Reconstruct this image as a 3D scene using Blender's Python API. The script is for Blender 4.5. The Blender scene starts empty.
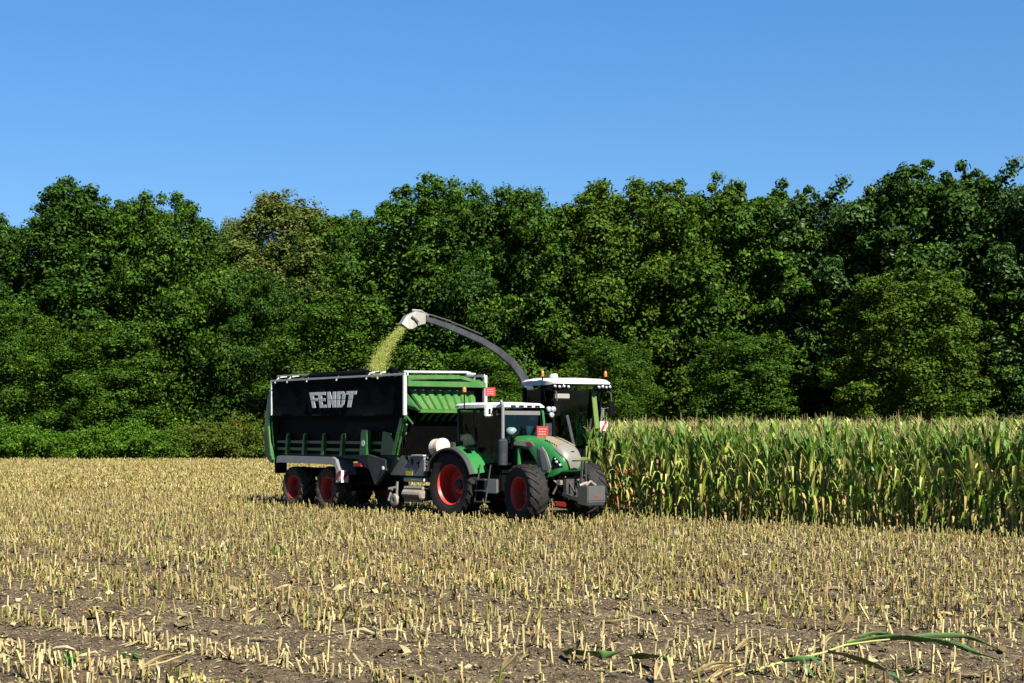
import bpy, math, random
import numpy as np
from mathutils import Vector, Matrix
R = math.radians
random.seed(7); rng = np.random.default_rng(7)
scn = bpy.context.scene
col = scn.collection

# ---------------------------------------------------------------- camera, sky, sun, exposure
EYE = 2.5; F = 1600.0; CX = 512.0; HY = 428.0
cam_d = bpy.data.cameras.new("camera"); cam = bpy.data.objects.new("camera", cam_d); col.objects.link(cam)
cam_d.sensor_width = 36.0; cam_d.lens = 36.0 * F / 1024.0
cam_d.shift_y = (HY - 341.5) / 1024.0
cam_d.clip_start = 0.1; cam_d.clip_end = 6000
cam.location = (0, 0, EYE); cam.rotation_euler = (R(90), 0, 0)
scn.camera = cam

SUN_AZ = R(148)      # compass style: 0 = +Y (away from camera), 90 = +X
SUN_EL = R(43)
sd = Vector((math.sin(SUN_AZ) * math.cos(SUN_EL), math.cos(SUN_AZ) * math.cos(SUN_EL), math.sin(SUN_EL)))
sun_d = bpy.data.lights.new("sun", 'SUN'); sun = bpy.data.objects.new("sun", sun_d); col.objects.link(sun)
sun_d.energy = 5.0; sun_d.angle = R(0.53); sun_d.color = (1.0, 0.95, 0.86)
sun.rotation_euler = sd.to_track_quat('Z', 'Y').to_euler(); sun.location = (30, -30, 60)
w = bpy.data.worlds.new("World"); scn.world = w; w.use_nodes = True
nt = w.node_tree; nt.nodes.clear()
sky = nt.nodes.new('ShaderNodeTexSky'); sky.sky_type = 'NISHITA'; sky.sun_disc = False
sky.sun_elevation = SUN_EL; sky.sun_rotation = SUN_AZ
sky.altitude = 0; sky.air_density = 1.0; sky.dust_density = 0.0; sky.ozone_density = 4.5
hs = nt.nodes.new('ShaderNodeHueSaturation'); hs.inputs['Saturation'].default_value = 1.28; hs.inputs['Value'].default_value = 1.0
gm = nt.nodes.new('ShaderNodeGamma'); gm.inputs['Gamma'].default_value = 0.65
ml = nt.nodes.new('ShaderNodeMix'); ml.data_type = 'RGBA'; ml.blend_type = 'MULTIPLY'; ml.inputs['Factor'].default_value = 1; ml.inputs['B'].default_value = (0.735, 1.0, 1.355, 1)
bg = nt.nodes.new('ShaderNodeBackground'); bg.inputs['Strength'].default_value = 0.05
wo = nt.nodes.new('ShaderNodeOutputWorld')
nt.links.new(sky.outputs[0], hs.inputs['Color']); nt.links.new(hs.outputs[0], gm.inputs[0]); nt.links.new(gm.outputs[0], ml.inputs['A']); nt.links.new(ml.outputs['Result'], bg.inputs['Color']); nt.links.new(bg.outputs[0], wo.inputs['Surface'])
scn.view_settings.view_transform = 'Standard'; scn.view_settings.look = 'None'
scn.view_settings.exposure = 1.9; scn.view_settings.gamma = 1.0; scn.view_settings.use_curve_mapping = False
try:
    scn.cycles.max_bounces = 6; scn.cycles.transparent_max_bounces = 12
    scn.cycles.diffuse_bounces = 1; scn.cycles.glossy_bounces = 3; scn.cycles.transmission_bounces = 4
    scn.cycles.use_adaptive_sampling = True
except Exception: pass

# ---------------------------------------------------------------- materials
ALB = 0.50      # the photograph is exposed brightly for deep shade: every base colour is kept lower by this much
def low(c): return tuple(v * (ALB if max(c) < 0.7 or min(c) < 0.3 else 0.62) for v in c)
def new_mat(name):
    m = bpy.data.materials.new(name); m.use_nodes = True
    p = m.node_tree.nodes['Principled BSDF']; p.inputs['Specular IOR Level'].default_value = 0.3
    return m, m.node_tree, p
def paint(name, c, rough=0.4, metal=0.0, dirt=0.25, dirtc=(0.16, 0.12, 0.08), scale=3.0, bump=0.0, coat=0.0):
    c = low(c); dirtc = low(dirtc)
    m, t, p = new_mat(name)
    tc = t.nodes.new('ShaderNodeTexCoord')
    n = t.nodes.new('ShaderNodeTexNoise'); n.inputs['Scale'].default_value = scale; n.inputs['Detail'].default_value = 8; n.inputs['Roughness'].default_value = 0.7
    r = t.nodes.new('ShaderNodeValToRGB'); r.color_ramp.elements[0].position = 0.42; r.color_ramp.elements[1].position = 0.72
    r.color_ramp.elements[0].color = (0, 0, 0, 1); r.color_ramp.elements[1].color = (dirt, dirt, dirt, 1)
    mx = t.nodes.new('ShaderNodeMix'); mx.data_type = 'RGBA'
    mx.inputs['A'].default_value = (*c, 1); mx.inputs['B'].default_value = (*dirtc, 1)
    t.links.new(tc.outputs['Object'], n.inputs['Vector']); t.links.new(n.outputs['Fac'], r.inputs[0]); t.links.new(r.outputs[0], mx.inputs['Factor'])
    t.links.new(mx.outputs['Result'], p.inputs['Base Color'])
    p.inputs['Roughness'].default_value = rough; p.inputs['Metallic'].default_value = metal
    if coat: p.inputs['Coat Weight'].default_value = coat
    if bump:
        b = t.nodes.new('ShaderNodeBump'); b.inputs['Strength'].default_value = bump; b.inputs['Distance'].default_value = 0.02
        n2 = t.nodes.new('ShaderNodeTexNoise'); n2.inputs['Scale'].default_value = scale * 6; n2.inputs['Detail'].default_value = 4
        t.links.new(tc.outputs['Object'], n2.inputs['Vector']); t.links.new(n2.outputs['Fac'], b.inputs['Height']); t.links.new(b.outputs[0], p.inputs['Normal'])
    return m
def matte(m, v=0.04):
    m.node_tree.nodes['Principled BSDF'].inputs['Specular IOR Level'].default_value = v; return m
def leafmat(name, stops, rough=0.5, trans=0.25, spec=0.3, patch=0.0, patchc=(0.1, 0.1, 0.02), patchscale=0.35):
    """colour picked at random for each leaf, some light passing through the blade"""
    stops = [(a, low(c)) for a, c in stops]; patchc = low(patchc)
    m, t, p = new_mat(name)
    g = t.nodes.new('ShaderNodeNewGeometry')
    r = t.nodes.new('ShaderNodeValToRGB'); cr = r.color_ramp
    while len(cr.elements) < len(stops): cr.elements.new(0.5)
    for e, (pos, c) in zip(cr.elements, stops): e.position = pos; e.color = (*c, 1)
    t.links.new(g.outputs['Random Per Island'], r.inputs[0])
    outc = r.outputs[0]
    if patch:
        tc = t.nodes.new('ShaderNodeTexCoord'); n = t.nodes.new('ShaderNodeTexNoise'); n.inputs['Scale'].default_value = patchscale; n.inputs['Detail'].default_value = 3
        rr = t.nodes.new('ShaderNodeValToRGB'); rr.color_ramp.elements[0].position = 0.45; rr.color_ramp.elements[1].position = 0.7
        rr.color_ramp.elements[0].color = (0, 0, 0, 1); rr.color_ramp.elements[1].color = (patch, patch, patch, 1)
        mx = t.nodes.new('ShaderNodeMix'); mx.data_type = 'RGBA'; mx.inputs['B'].default_value = (*patchc, 1)
        t.links.new(tc.outputs['Object'], n.inputs['Vector']); t.links.new(n.outputs['Fac'], rr.inputs[0])
        t.links.new(rr.outputs[0], mx.inputs['Factor']); t.links.new(outc, mx.inputs['A']); outc = mx.outputs['Result']
    t.links.new(outc, p.inputs['Base Color']); p.inputs['Roughness'].default_value = rough; p.inputs['Specular IOR Level'].default_value = spec
    if trans:
        tr = t.nodes.new('ShaderNodeBsdfTranslucent'); ms = t.nodes.new('ShaderNodeMixShader'); ms.inputs[0].default_value = trans
        t.links.new(outc, tr.inputs['Color']); o = t.nodes['Material Output']
        t.links.new(p.outputs[0], ms.inputs[1]); t.links.new(tr.outputs[0], ms.inputs[2]); t.links.new(ms.outputs[0], o.inputs['Surface'])
    return m
M = {}
M['green'] = paint('green_paint', (0.022, 0.145, 0.028), 0.4, dirt=0.3, coat=0.3)
M['green_t'] = paint('green_tractor', (0.020, 0.20, 0.045), 0.32, dirt=0.35, dirtc=(0.14, 0.17, 0.07), scale=5, coat=0.3)
M['dgreen'] = paint('dark_green_paint', (0.012, 0.075, 0.022), 0.45, dirt=0.35)
M['lgreen'] = paint('fresh_green_paint', (0.050, 0.18, 0.035), 0.35, dirt=0.3, dirtc=(0.3, 0.3, 0.12), coat=0.2)
M['palegreen'] = paint('pale_green_paint', (0.12, 0.22, 0.03), 0.4, dirt=0.4)
M['black'] = paint('black_plastic_and_shade', (0.004, 0.004, 0.0045), 0.6, dirt=0.02)
M['tarp'] = paint('black_tarpaulin', (0.003, 0.0035, 0.004), 0.8, dirt=0.03, dirtc=(0.10, 0.10, 0.11), scale=1.6, bump=0.25)
M['dgrey'] = paint('dark_grey_steel', (0.055, 0.06, 0.062), 0.5, metal=0.1, dirt=0.45)
M['grey'] = paint('grey_steel', (0.19, 0.20, 0.20), 0.5, metal=0.0, dirt=0.5)
M['lgrey'] = paint('light_grey_panel', (0.33, 0.32, 0.285), 0.4, dirt=0.35, dirtc=(0.3, 0.26, 0.18))
M['white'] = paint('white_paint', (0.72, 0.72, 0.70), 0.4, dirt=0.45, dirtc=(0.45, 0.4, 0.3))
M['alu'] = paint('aluminium_rail', (0.58, 0.58, 0.57), 0.45, dirt=0.3)
M['red'] = paint('red_rim_paint', (0.80, 0.045, 0.03), 0.45, dirt=0.5, dirtc=(0.30, 0.12, 0.07), scale=6)
M['redplate'] = paint('red_plate', (0.42, 0.03, 0.022), 0.5, dirt=0.1)
M['rubber'] = paint('tyre_rubber', (0.016, 0.016, 0.016), 0.75, dirt=0.5, dirtc=(0.06, 0.05, 0.04), scale=5, bump=0.2)
M['rubberdirty'] = paint('muddy_tyre_rubber', (0.035, 0.028, 0.022), 0.8, dirt=1.0, dirtc=(0.20, 0.14, 0.09), scale=7, bump=0.3)
M['orange'] = paint('amber_lens', (0.6, 0.20, 0.05), 0.2, dirt=0.1)
M['yellow'] = paint('yellow_sticker', (0.7, 0.6, 0.03), 0.5, dirt=0.1)
M['chrome'] = paint('lamp_glass', (0.75, 0.77, 0.8), 0.15, metal=0.6, dirt=0.1)
M['cream'] = paint('cream_plastic_tank', (0.66, 0.62, 0.50), 0.45, dirt=0.3)
M['mesh'] = paint('dusty_grille_mesh', (0.32, 0.25, 0.12), 0.7, dirt=0.5)
M['teal'] = paint('pale_teal', (0.20, 0.32, 0.31), 0.4, dirt=0.2)
M['nose'] = paint('grey_beige_bonnet_paint', (0.215, 0.205, 0.175), 0.45, dirt=0.4, dirtc=(0.26, 0.20, 0.12), scale=4)
M['weight'] = paint('grey_weight_paint', (0.085, 0.095, 0.095), 0.5, dirt=0.4)
M['soilmetal'] = paint('worn_dusty_steel', (0.28, 0.25, 0.20), 0.6, dirt=0.7)
M['spout'] = paint('spout_steel', (0.030, 0.036, 0.044), 0.55, dirt=0.15, dirtc=(0.3, 0.3, 0.28))
M['seat'] = paint('dark_seat_fabric', (0.02, 0.025, 0.03), 0.8)
def glass():
    m, t, p = new_mat('tinted_window_glass')
    o = t.nodes['Material Output']; tr = t.nodes.new('ShaderNodeBsdfTransparent'); tr.inputs[0].default_value = (0.28, 0.46, 0.50, 1)
    gl = t.nodes.new('ShaderNodeBsdfGlossy'); gl.inputs['Roughness'].default_value = 0.03; gl.inputs['Color'].default_value = (0.8, 0.9, 0.95, 1)
    fr = t.nodes.new('ShaderNodeFresnel'); fr.inputs[0].default_value = 1.45
    ad = t.nodes.new('ShaderNodeMath'); ad.operation = 'ADD'; ad.inputs[1].default_value = 0.01
    ad.operation = 'MULTIPLY'; ad.inputs[1].default_value = 0.45; ms = t.nodes.new('ShaderNodeMixShader'); ms.inputs[0].default_value = 0.035
    t.links.new(tr.outputs[0], ms.inputs[1]); t.links.new(gl.outputs[0], ms.inputs[2]); t.links.new(ms.outputs[0], o.inputs['Surface'])
    return m
M['glass'] = glass()
def barkmat():
    m = paint('bark', (0.075, 0.06, 0.045), 0.9, dirt=0.7, dirtc=(0.14, 0.13, 0.11), scale=2.0, bump=0.5); return m
M['bark'] = barkmat()
M['birchbark'] = paint('pale_bark', (0.25, 0.24, 0.2), 0.9, dirt=0.7, dirtc=(0.08, 0.07, 0.06), scale=1.5, bump=0.3)
for k_ in ('black', 'tarp'): matte(M[k_])
for k_ in ('rubber', 'rubberdirty', 'dgrey', 'spout', 'dgreen'): matte(M[k_], .14)
LEAF = {  # wide tone range per leaf also stands in for lit specks and shade
 'dark': leafmat('leaf_dark', [(0, (0.012, 0.036, 0.002)), (0.5, (0.027, 0.075, 0.003)), (0.9, (0.050, 0.125, 0.005)), (1, (0.10, 0.20, 0.010))], rough=.6, spec=.12, patch=0.4, patchc=(0.012, 0.045, 0.003), trans=0.15),
 'mid': leafmat('leaf_mid', [(0, (0.018, 0.050, 0.002)), (0.5, (0.042, 0.102, 0.003)), (0.9, (0.076, 0.165, 0.006)), (1, (0.15, 0.26, 0.012))], rough=.6, spec=.12, patch=0.4, patchc=(0.018, 0.060, 0.003), trans=0.16),
 'yellow': leafmat('leaf_yellowish', [(0, (0.028, 0.068, 0.002)), (0.5, (0.052, 0.115, 0.004)), (0.92, (0.090, 0.165, 0.007)), (1, (0.20, 0.20, 0.012))], rough=.6, spec=.12, patch=0.4, patchc=(0.070, 0.105, 0.005), trans=0.18),
 'olive': leafmat('leaf_olive', [(0, (0.065, 0.098, 0.014)), (0.5, (0.11, 0.145, 0.024)), (1, (0.19, 0.22, 0.05))], rough=.7, spec=.1, trans=0.2),
 'blue': leafmat('leaf_bluish', [(0, (0.016, 0.048, 0.006)), (0.5, (0.032, 0.085, 0.010)), (1, (0.075, 0.145, 0.022))], trans=0.14, spec=0.2, rough=0.5),
 'shrub': leafmat('leaf_shrub', [(0, (0.026, 0.085, 0.003)), (0.5, (0.060, 0.150, 0.006)), (1, (0.13, 0.24, 0.012))], rough=.6, spec=.12, trans=0.2),
 'rust': leafmat('leaf_rusty', [(0, (0.030, 0.080, 0.004)), (0.5, (0.070, 0.125, 0.008)), (0.88, (0.12, 0.14, 0.016)), (1, (0.20, 0.09, 0.02))], rough=.7, spec=.1, trans=0.2),
}
M['maize'] = leafmat('maize_blade', [(0, (0.06, 0.15, 0.012)), (0.35, (0.15, 0.30, 0.024)), (0.72, (0.32, 0.46, 0.06)), (1, (0.75, 0.68, 0.20))], rough=0.55, trans=0.3, spec=0.25)
M['maizedry'] = leafmat('maize_dry_blade', [(0, (0.20, 0.24, 0.05)), (0.35, (0.40, 0.30, 0.09)), (0.7, (0.60, 0.44, 0.14)), (1, (0.18, 0.10, 0.04))], rough=0.7, trans=0.25)
M['stalk'] = leafmat('maize_stalk', [(0, (0.16, 0.28, 0.05)), (0.6, (0.28, 0.38, 0.09)), (1, (0.45, 0.42, 0.15))], rough=0.5, trans=0)
M['tassel'] = leafmat('maize_tassel', [(0, (0.26, 0.19, 0.07)), (0.6, (0.46, 0.38, 0.14)), (1, (0.62, 0.58, 0.24))], rough=0.8, trans=0.2)
M['cob'] = leafmat('maize_husk', [(0, (0.22, 0.30, 0.08)), (0.6, (0.38, 0.38, 0.14)), (1, (0.50, 0.40, 0.18))], rough=0.6, trans=0.1)
M['stub'] = leafmat('stubble', [(0, (0.23, 0.25, 0.045)), (0.2, (0.36, 0.33, 0.09)), (0.45, (0.47, 0.355, 0.12)), (0.63, (0.66, 0.56, 0.29)), (0.74, (0.32, 0.20, 0.075)), (0.88, (0.12, 0.07, 0.03)), (1, (0.09, 0.16, 0.015))], rough=0.75, trans=0.08, spec=.15, patch=0.6, patchc=(0.26, 0.17, 0.07), patchscale=0.22)
M['litter'] = leafmat('crop_litter', [(0, (0.05, 0.034, 0.018)), (0.35, (0.20, 0.14, 0.06)), (0.7, (0.44, 0.34, 0.15)), (1, (0.54, 0.46, 0.24))], rough=0.8, trans=0.1)
M['chaff'] = leafmat('fresh_chaff', [(0, (0.36, 0.44, 0.07)), (0.5, (0.56, 0.62, 0.13)), (1, (0.68, 0.69, 0.24))], rough=0.8, trans=0.3)
M['chaffload'] = paint('chopped_maize', (0.42, 0.48, 0.14), 0.9, dirt=0.6, dirtc=(0.6, 0.6, 0.3), scale=25, bump=0.8)
M['weed'] = leafmat('weed_leaf', [(0, (0.03, 0.12, 0.01)), (0.5, (0.06, 0.2, 0.02)), (1, (0.15, 0.3, 0.04))], trans=0.2)
M['freshleaf'] = leafmat('fallen_green_blade', [(0, (0.09, 0.20, 0.05)), (1, (0.16, 0.30, 0.09))], rough=0.35, trans=0.2, spec=0.5)
M['freshstalk'] = leafmat('fallen_green_stalk', [(0, (0.42, 0.46, 0.14)), (1, (0.50, 0.50, 0.2))], rough=0.5, trans=0.1)
def soilmat():
    m, t, p = new_mat('dry_soil'); L = t.links.new
    tc = t.nodes.new('ShaderNodeTexCoord')
    def noise(s, d=8, r=0.65):
        n = t.nodes.new('ShaderNodeTexNoise'); n.inputs['Scale'].default_value = s; n.inputs['Detail'].default_value = d; n.inputs['Roughness'].default_value = r
        L(tc.outputs['Object'], n.inputs['Vector']); return n
    def ramp(a, b, c0, c1, src):
        r = t.nodes.new('ShaderNodeValToRGB'); r.color_ramp.elements[0].position = a; r.color_ramp.elements[1].position = b
        r.color_ramp.elements[0].color = (*c0, 1); r.color_ramp.elements[1].color = (*c1, 1); L(src, r.inputs[0]); return r
    n1 = noise(1.3); c1 = ramp(0.3, 0.7, (0.045, 0.034, 0.020), (0.108, 0.084, 0.053), n1.outputs['Fac'])
    n2 = noise(14, 6, 0.8); c2 = ramp(0.35, 0.62, (0.25, 0.23, 0.21), (1.25, 1.2, 1.15), n2.outputs['Fac'])
    mu = t.nodes.new('ShaderNodeMix'); mu.data_type = 'RGBA'; mu.blend_type = 'MULTIPLY'; mu.inputs['Factor'].default_value = 1
    L(c1.outputs[0], mu.inputs['A']); L(c2.outputs[0], mu.inputs['B'])
    # bits of chopped straw trodden into the soil
    v = t.nodes.new('ShaderNodeTexVoronoi'); v.inputs['Scale'].default_value = 28; v.inputs['Randomness'].default_value = 1
    mp = t.nodes.new('ShaderNodeMapping'); mp.inputs['Scale'].default_value = (1, 2.6, 1); mp.inputs['Rotation'].default_value = (0, 0, 0.6)
    L(tc.outputs['Object'], mp.inputs['Vector']); L(mp.outputs[0], v.inputs['Vector'])
    s1 = t.nodes.new('ShaderNodeMath'); s1.operation = 'LESS_THAN'; s1.inputs[1].default_value = 0.30; L(v.outputs['Distance'], s1.inputs[0])
    sc = t.nodes.new('ShaderNodeSeparateColor'); L(v.outputs['Color'], sc.inputs[0])
    s2 = t.nodes.new('ShaderNodeMath'); s2.operation = 'GREATER_THAN'; s2.inputs[1].default_value = 0.62; L(sc.outputs[0], s2.inputs[0])
    s3 = t.nodes.new('ShaderNodeMath'); s3.operation = 'MULTIPLY'; L(s1.outputs[0], s3.inputs[0]); L(s2.outputs[0], s3.inputs[1])
    mx = t.nodes.new('ShaderNodeMix'); mx.data_type = 'RGBA'; L(s3.outputs[0], mx.inputs['Factor']); L(mu.outputs['Result'], mx.inputs['A']); mx.inputs['B'].default_value = (0.26, 0.20, 0.11, 1)
    L(mx.outputs['Result'], p.inputs['Base Color']); p.inputs['Roughness'].default_value = 0.95; p.inputs['Specular IOR Level'].default_value = 0.15
    n3 = noise(9, 10, 0.75); b = t.nodes.new('ShaderNodeBump'); b.inputs['Strength'].default_value = 0.9; b.inputs['Distance'].default_value = 0.06
    L(n3.outputs['Fac'], b.inputs['Height']); L(b.outputs[0], p.inputs['Normal'])
    return m
M['soil'] = soilmat()

# ---------------------------------------------------------------- helpers
def tag(o, label=None, cat=None, group=None, kind=None):
    if label: o['label'] = label
    if cat: o['category'] = cat
    if group: o['group'] = group
    if kind: o['kind'] = kind
    return o
def empty(name, loc, rz, label, cat, group=None):
    o = bpy.data.objects.new(name, None); o.empty_display_size = 0.3; col.objects.link(o)
    o.location = loc; o.rotation_euler = (0, 0, rz); return tag(o, label, cat, group)
def np_mesh(name, V, Q, smooth=False):
    """mesh from arrays, all faces with the same number of corners"""
    V = np.asarray(V, dtype=np.float32).reshape(-1, 3); Q = np.asarray(Q, dtype=np.int32); k = Q.shape[1]
    me = bpy.data.meshes.new(name); me.vertices.add(len(V)); me.vertices.foreach_set('co', V.ravel())
    me.loops.add(Q.size); me.loops.foreach_set('vertex_index', Q.ravel())
    me.polygons.add(len(Q)); me.polygons.foreach_set('loop_start', np.arange(0, Q.size, k, dtype=np.int32))
    me.polygons.foreach_set('loop_total', np.full(len(Q), k, dtype=np.int32))
    me.polygons.foreach_set('use_smooth', np.full(len(Q), smooth)); me.update(calc_edges=True); return me
def link(name, me, mat=None, parent=None):
    o = bpy.data.objects.new(name, me); col.objects.link(o)
    if mat and not me.materials: me.materials.append(mat)
    if parent: o.parent = parent
    return o
class MB:
    def __init__(s): s.v = []; s.f = []
    def add(s, vs, fs):
        b = len(s.v); s.v += [tuple(p) for p in vs]; s.f += [tuple(b + i for i in f) for f in fs]; return s
    def hexa(s, p): return s.add(p, [(0, 3, 2, 1), (4, 5, 6, 7), (0, 1, 5, 4), (1, 2, 6, 5), (2, 3, 7, 6), (3, 0, 4, 7)])
    def box(s, x0, x1, y0, y1, z0, z1, M4=None):
        p = [(x0, y0, z0), (x1, y0, z0), (x1, y1, z0), (x0, y1, z0), (x0, y0, z1), (x1, y0, z1), (x1, y1, z1), (x0, y1, z1)]
        if M4: p = [tuple(M4 @ Vector(q)) for q in p]
        return s.hexa(p)
    def bar(s, a, b, w=0.05, h=0.05, up=(0, 0, 1)):
        a = Vector(a); b = Vector(b); d = (b - a).normalized(); u = Vector(up)
        if abs(d.dot(u)) > 0.95: u = Vector((1, 0, 0))
        sd_ = d.cross(u).normalized() * w / 2; u2 = sd_.normalized().cross(d) * h / 2
        return s.hexa([a - sd_ - u2, b - sd_ - u2, b + sd_ - u2, a + sd_ - u2, a - sd_ + u2, b - sd_ + u2, b + sd_ + u2, a + sd_ + u2])
    def prism(s, poly, y0, y1):       # polygon in x,z pushed along y
        n = len(poly); vs = [(x, y0, z) for x, z in poly] + [(x, y1, z) for x, z in poly]
        return s.add(vs, [tuple(range(n)), tuple(range(2 * n - 1, n - 1, -1))] + [(i, (i + 1) % n + 0, (i + 1) % n + n, i + n)[::-1] for i in range(n)])
    def prismx(s, poly, x0, x1):      # polygon in y,z pushed along x
        n = len(poly); vs = [(x0, y, z) for y, z in poly] + [(x1, y, z) for y, z in poly]
        return s.add(vs, [tuple(range(n)), tuple(range(2 * n - 1, n - 1, -1))] + [(i, (i + 1) % n, (i + 1) % n + n, i + n)[::-1] for i in range(n)])
    def loft(s, rings, closed=True, caps=True):
        n = len(rings[0]); b = len(s.v)
        for r in rings: s.v += [tuple(p) for p in r]
        for k in range(len(rings) - 1):
            for i in range(n if closed else n - 1):
                j = (i + 1) % n; s.f.append((b + k * n + i, b + k * n + j, b + (k + 1) * n + j, b + (k + 1) * n + i))
        if caps and closed:
            s.f.append(tuple(b + i for i in range(n))[::-1]); s.f.append(tuple(b + (len(rings) - 1) * n + i for i in range(n)))
        return s
    def tube(s, path, r, n=8):
        path = [Vector(p) for p in path]; rs = r if isinstance(r, (list, tuple)) else [r] * len(path); rings = []
        for k, p in enumerate(path):
            d = (path[min(k + 1, len(path) - 1)] - path[max(k - 1, 0)]).normalized()
            u = Vector((0, 0, 1)) if abs(d.z) < 0.9 else Vector((1, 0, 0))
            a = d.cross(u).normalized(); c = a.cross(d)
            rings.append([p + (a * math.cos(2 * math.pi * i / n) + c * math.sin(2 * math.pi * i / n)) * rs[k] for i in range(n)])
        return s.loft(rings)
    def lathe(s, prof, n=40, c=(0, 0, 0)):   # (radius, y) turned about the y axis through c; closed section
        rings = [[(c[0] + r * math.cos(2 * math.pi * i / n), c[1] + y, c[2] + r * math.sin(2 * math.pi * i / n)) for i in range(n)] for r, y in prof]
        return s.loft(rings + [rings[0]] if prof[0] != prof[-1] and prof[0][0] > 1e-6 else rings, caps=False)
    def ball(s, c, r, n=10, sz=1.0):
        rings = []
        for k in range(1, 6):
            a = math.pi * k / 6; rings.append([(c[0] + r * math.sin(a) * math.cos(2 * math.pi * i / n), c[1] + r * math.sin(a) * math.sin(2 * math.pi * i / n), c[2] + r * sz * math.cos(a)) for i in range(n)])
        return s.loft(rings)
    def build(s, name, mat, parent=None, smooth=None, bevel=0):
        me = bpy.data.meshes.new(name); me.from_pydata(s.v, [], s.f); me.update()
        import bmesh
        bm = bmesh.new(); bm.from_mesh(me); bmesh.ops.recalc_face_normals(bm, faces=bm.faces)
        if bevel: bmesh.ops.bevel(bm, geom=[e for e in bm.edges if len(e.link_faces) == 2 and e.calc_face_angle(0) > 0.6], offset=bevel, segments=2, affect='EDGES', clamp_overlap=True)
        bm.to_mesh(me); bm.free()
        if smooth: me.shade_smooth(); me.set_sharp_from_angle(angle=R(smooth))
        return link(name, me, mat, parent)

# ---------------------------------------------------------------- the field
RD = np.array([0.72, -0.694]); RD /= np.linalg.norm(RD)      # direction of the crop rows (towards camera and right)
PD = np.array([-RD[1], RD[0]])                                # across the rows, away from camera
def vnoise(x, y, seed=0):
    """smooth value noise on arrays"""
    def h(i, j):
        a = np.sin(i * 127.1 + j * 311.7 + seed * 74.7) * 43758.5453; return a - np.floor(a)
    i = np.floor(x); j = np.floor(y); fx = x - i; fy = y - j; fx = fx * fx * (3 - 2 * fx); fy = fy * fy * (3 - 2 * fy)
    return (h(i, j) * (1 - fx) + h(i + 1, j) * fx) * (1 - fy) + (h(i, j + 1) * (1 - fx) + h(i + 1, j + 1) * fx) * fy
def rut(x, y):
    """0..1: how much the wheels have pressed the soil and flattened the stubble"""
    c = PD[0] * x + PD[1] * y; r = np.zeros_like(x)
    wob = 0.25 * (vnoise(x * 0.15, y * 0.15, 3) - 0.5)
    for c0, hw, k in ((15.7, 0.55, 1.0), (11.45, 0.75, 1.0), (9.55, 0.42, 1.0), (12.7, .3, .5), (19.9, 0.35, 0.55), (24.6, 0.35, 0.4), (27.0, 0.35, 0.35)):
        r = np.maximum(r, k * np.clip(1.4 - np.abs(c + wob - c0) / hw, 0, 1))
    # wide bare headland patch at front right
    k = np.clip((x + 0.6) / 2.5, 0, 1) * np.clip(1.5 - np.abs(c - 16.25) / 0.95, 0, 1)
    k2 = np.clip((x + 1.5) / 2.0, 0, 1) * np.clip(1.3 - np.abs(c - 14.3) / 0.7, 0, 1) * 0.75
    return np.maximum(np.maximum(r, k), k2)
def ground_z(x, y):
    near = np.clip((60 - np.abs(y)) / 20, 0, 1)
    c = PD[0] * x + PD[1] * y; al = RD[0] * x + RD[1] * y
    z = 0.035 * (vnoise(x * 1.7, y * 1.7, 1) - 0.5) + 0.045 * (vnoise(x * 5, y * 5, 2) - 0.5) + 0.03 * (vnoise(x * 11, y * 11, 5) - 0.5)
    rr = rut(x, y)
    z -= 0.075 * rr - 0.022 * rr * np.sign(np.sin(al * 2 * math.pi / 0.28 + np.abs(np.mod(c, 0.8) - 0.4) * 6))
    return z * near
xs = np.concatenate([-np.geomspace(4000, 16, 26), np.arange(-15, 15.01, 0.10), np.geomspace(16, 4000, 26)])
ys = np.concatenate([np.array([-300, -60, -15, 0, 6, 10]), np.arange(13, 34, 0.10), np.arange(34, 60, 0.5), np.geomspace(60, 5000, 30)])
GX, GY = np.meshgrid(xs, ys); GZ = ground_z(GX, GY)
nx, ny = len(xs), len(ys); idx = np.arange(nx * ny).reshape(ny, nx)
Q = np.stack([idx[:-1, :-1], idx[:-1, 1:], idx[1:, 1:], idx[1:, :-1]], -1).reshape(-1, 4)
g = link('field_ground', np_mesh('field_ground', np.stack([GX, GY, GZ], -1), Q, True), M['soil'])
tag(g, 'dry brown field soil under the maize stubble', 'ground', kind='structure')

def strip(pts, ws, twist=0.0, side=None):
    """a leaf blade: vertices and quads along pts with half widths ws"""
    V = []; n = len(pts)
    for k, p in enumerate(pts):
        d = np.subtract(pts[min(k + 1, n - 1)], pts[max(k - 1, 0)]); d = d / (np.linalg.norm(d) + 1e-9)
        s = np.cross(d, (0, 0, 1.0)) if side is None else np.array(side, float)
        if np.linalg.norm(s) < 1e-3: s = np.array([1.0, 0, 0])
        s = s / np.linalg.norm(s)
        if twist:
            a = twist * k / n; u = np.cross(s, d); s = s * math.cos(a) + u * math.sin(a)
        V.append(np.array(p) - s * ws[k]); V.append(np.array(p) + s * ws[k])
    return V, [(2 * k, 2 * k + 1, 2 * k + 3, 2 * k + 2) for k in range(n - 1)]
class QB:
    """quads only, for plants"""
    def __init__(s): s.V = []; s.Q = []
    def add(s, V, Qs): b = len(s.V); s.V += [np.array(v, float) for v in V]; s.Q += [tuple(b + i for i in q) for q in Qs]
    def stalk(s, path, rs, n=5, cap=True):
        b = len(s.V)
        for p, r in zip(path, rs):
            for i in range(n): a = 2 * math.pi * i / n; s.V.append(np.array([p[0] + r * math.cos(a), p[1] + r * math.sin(a), p[2]]))
        for k in range(len(path) - 1):
            for i in range(n): j = (i + 1) % n; s.Q.append((b + k * n + i, b + k * n + j, b + (k + 1) * n + j, b + (k + 1) * n + i))
        if cap and n == 4: t = b + (len(path) - 1) * 4; s.Q.append((t, t + 1, t + 2, t + 3))
    def arr(s): return np.array(s.V, np.float32), np.array(s.Q, np.int32)

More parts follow.
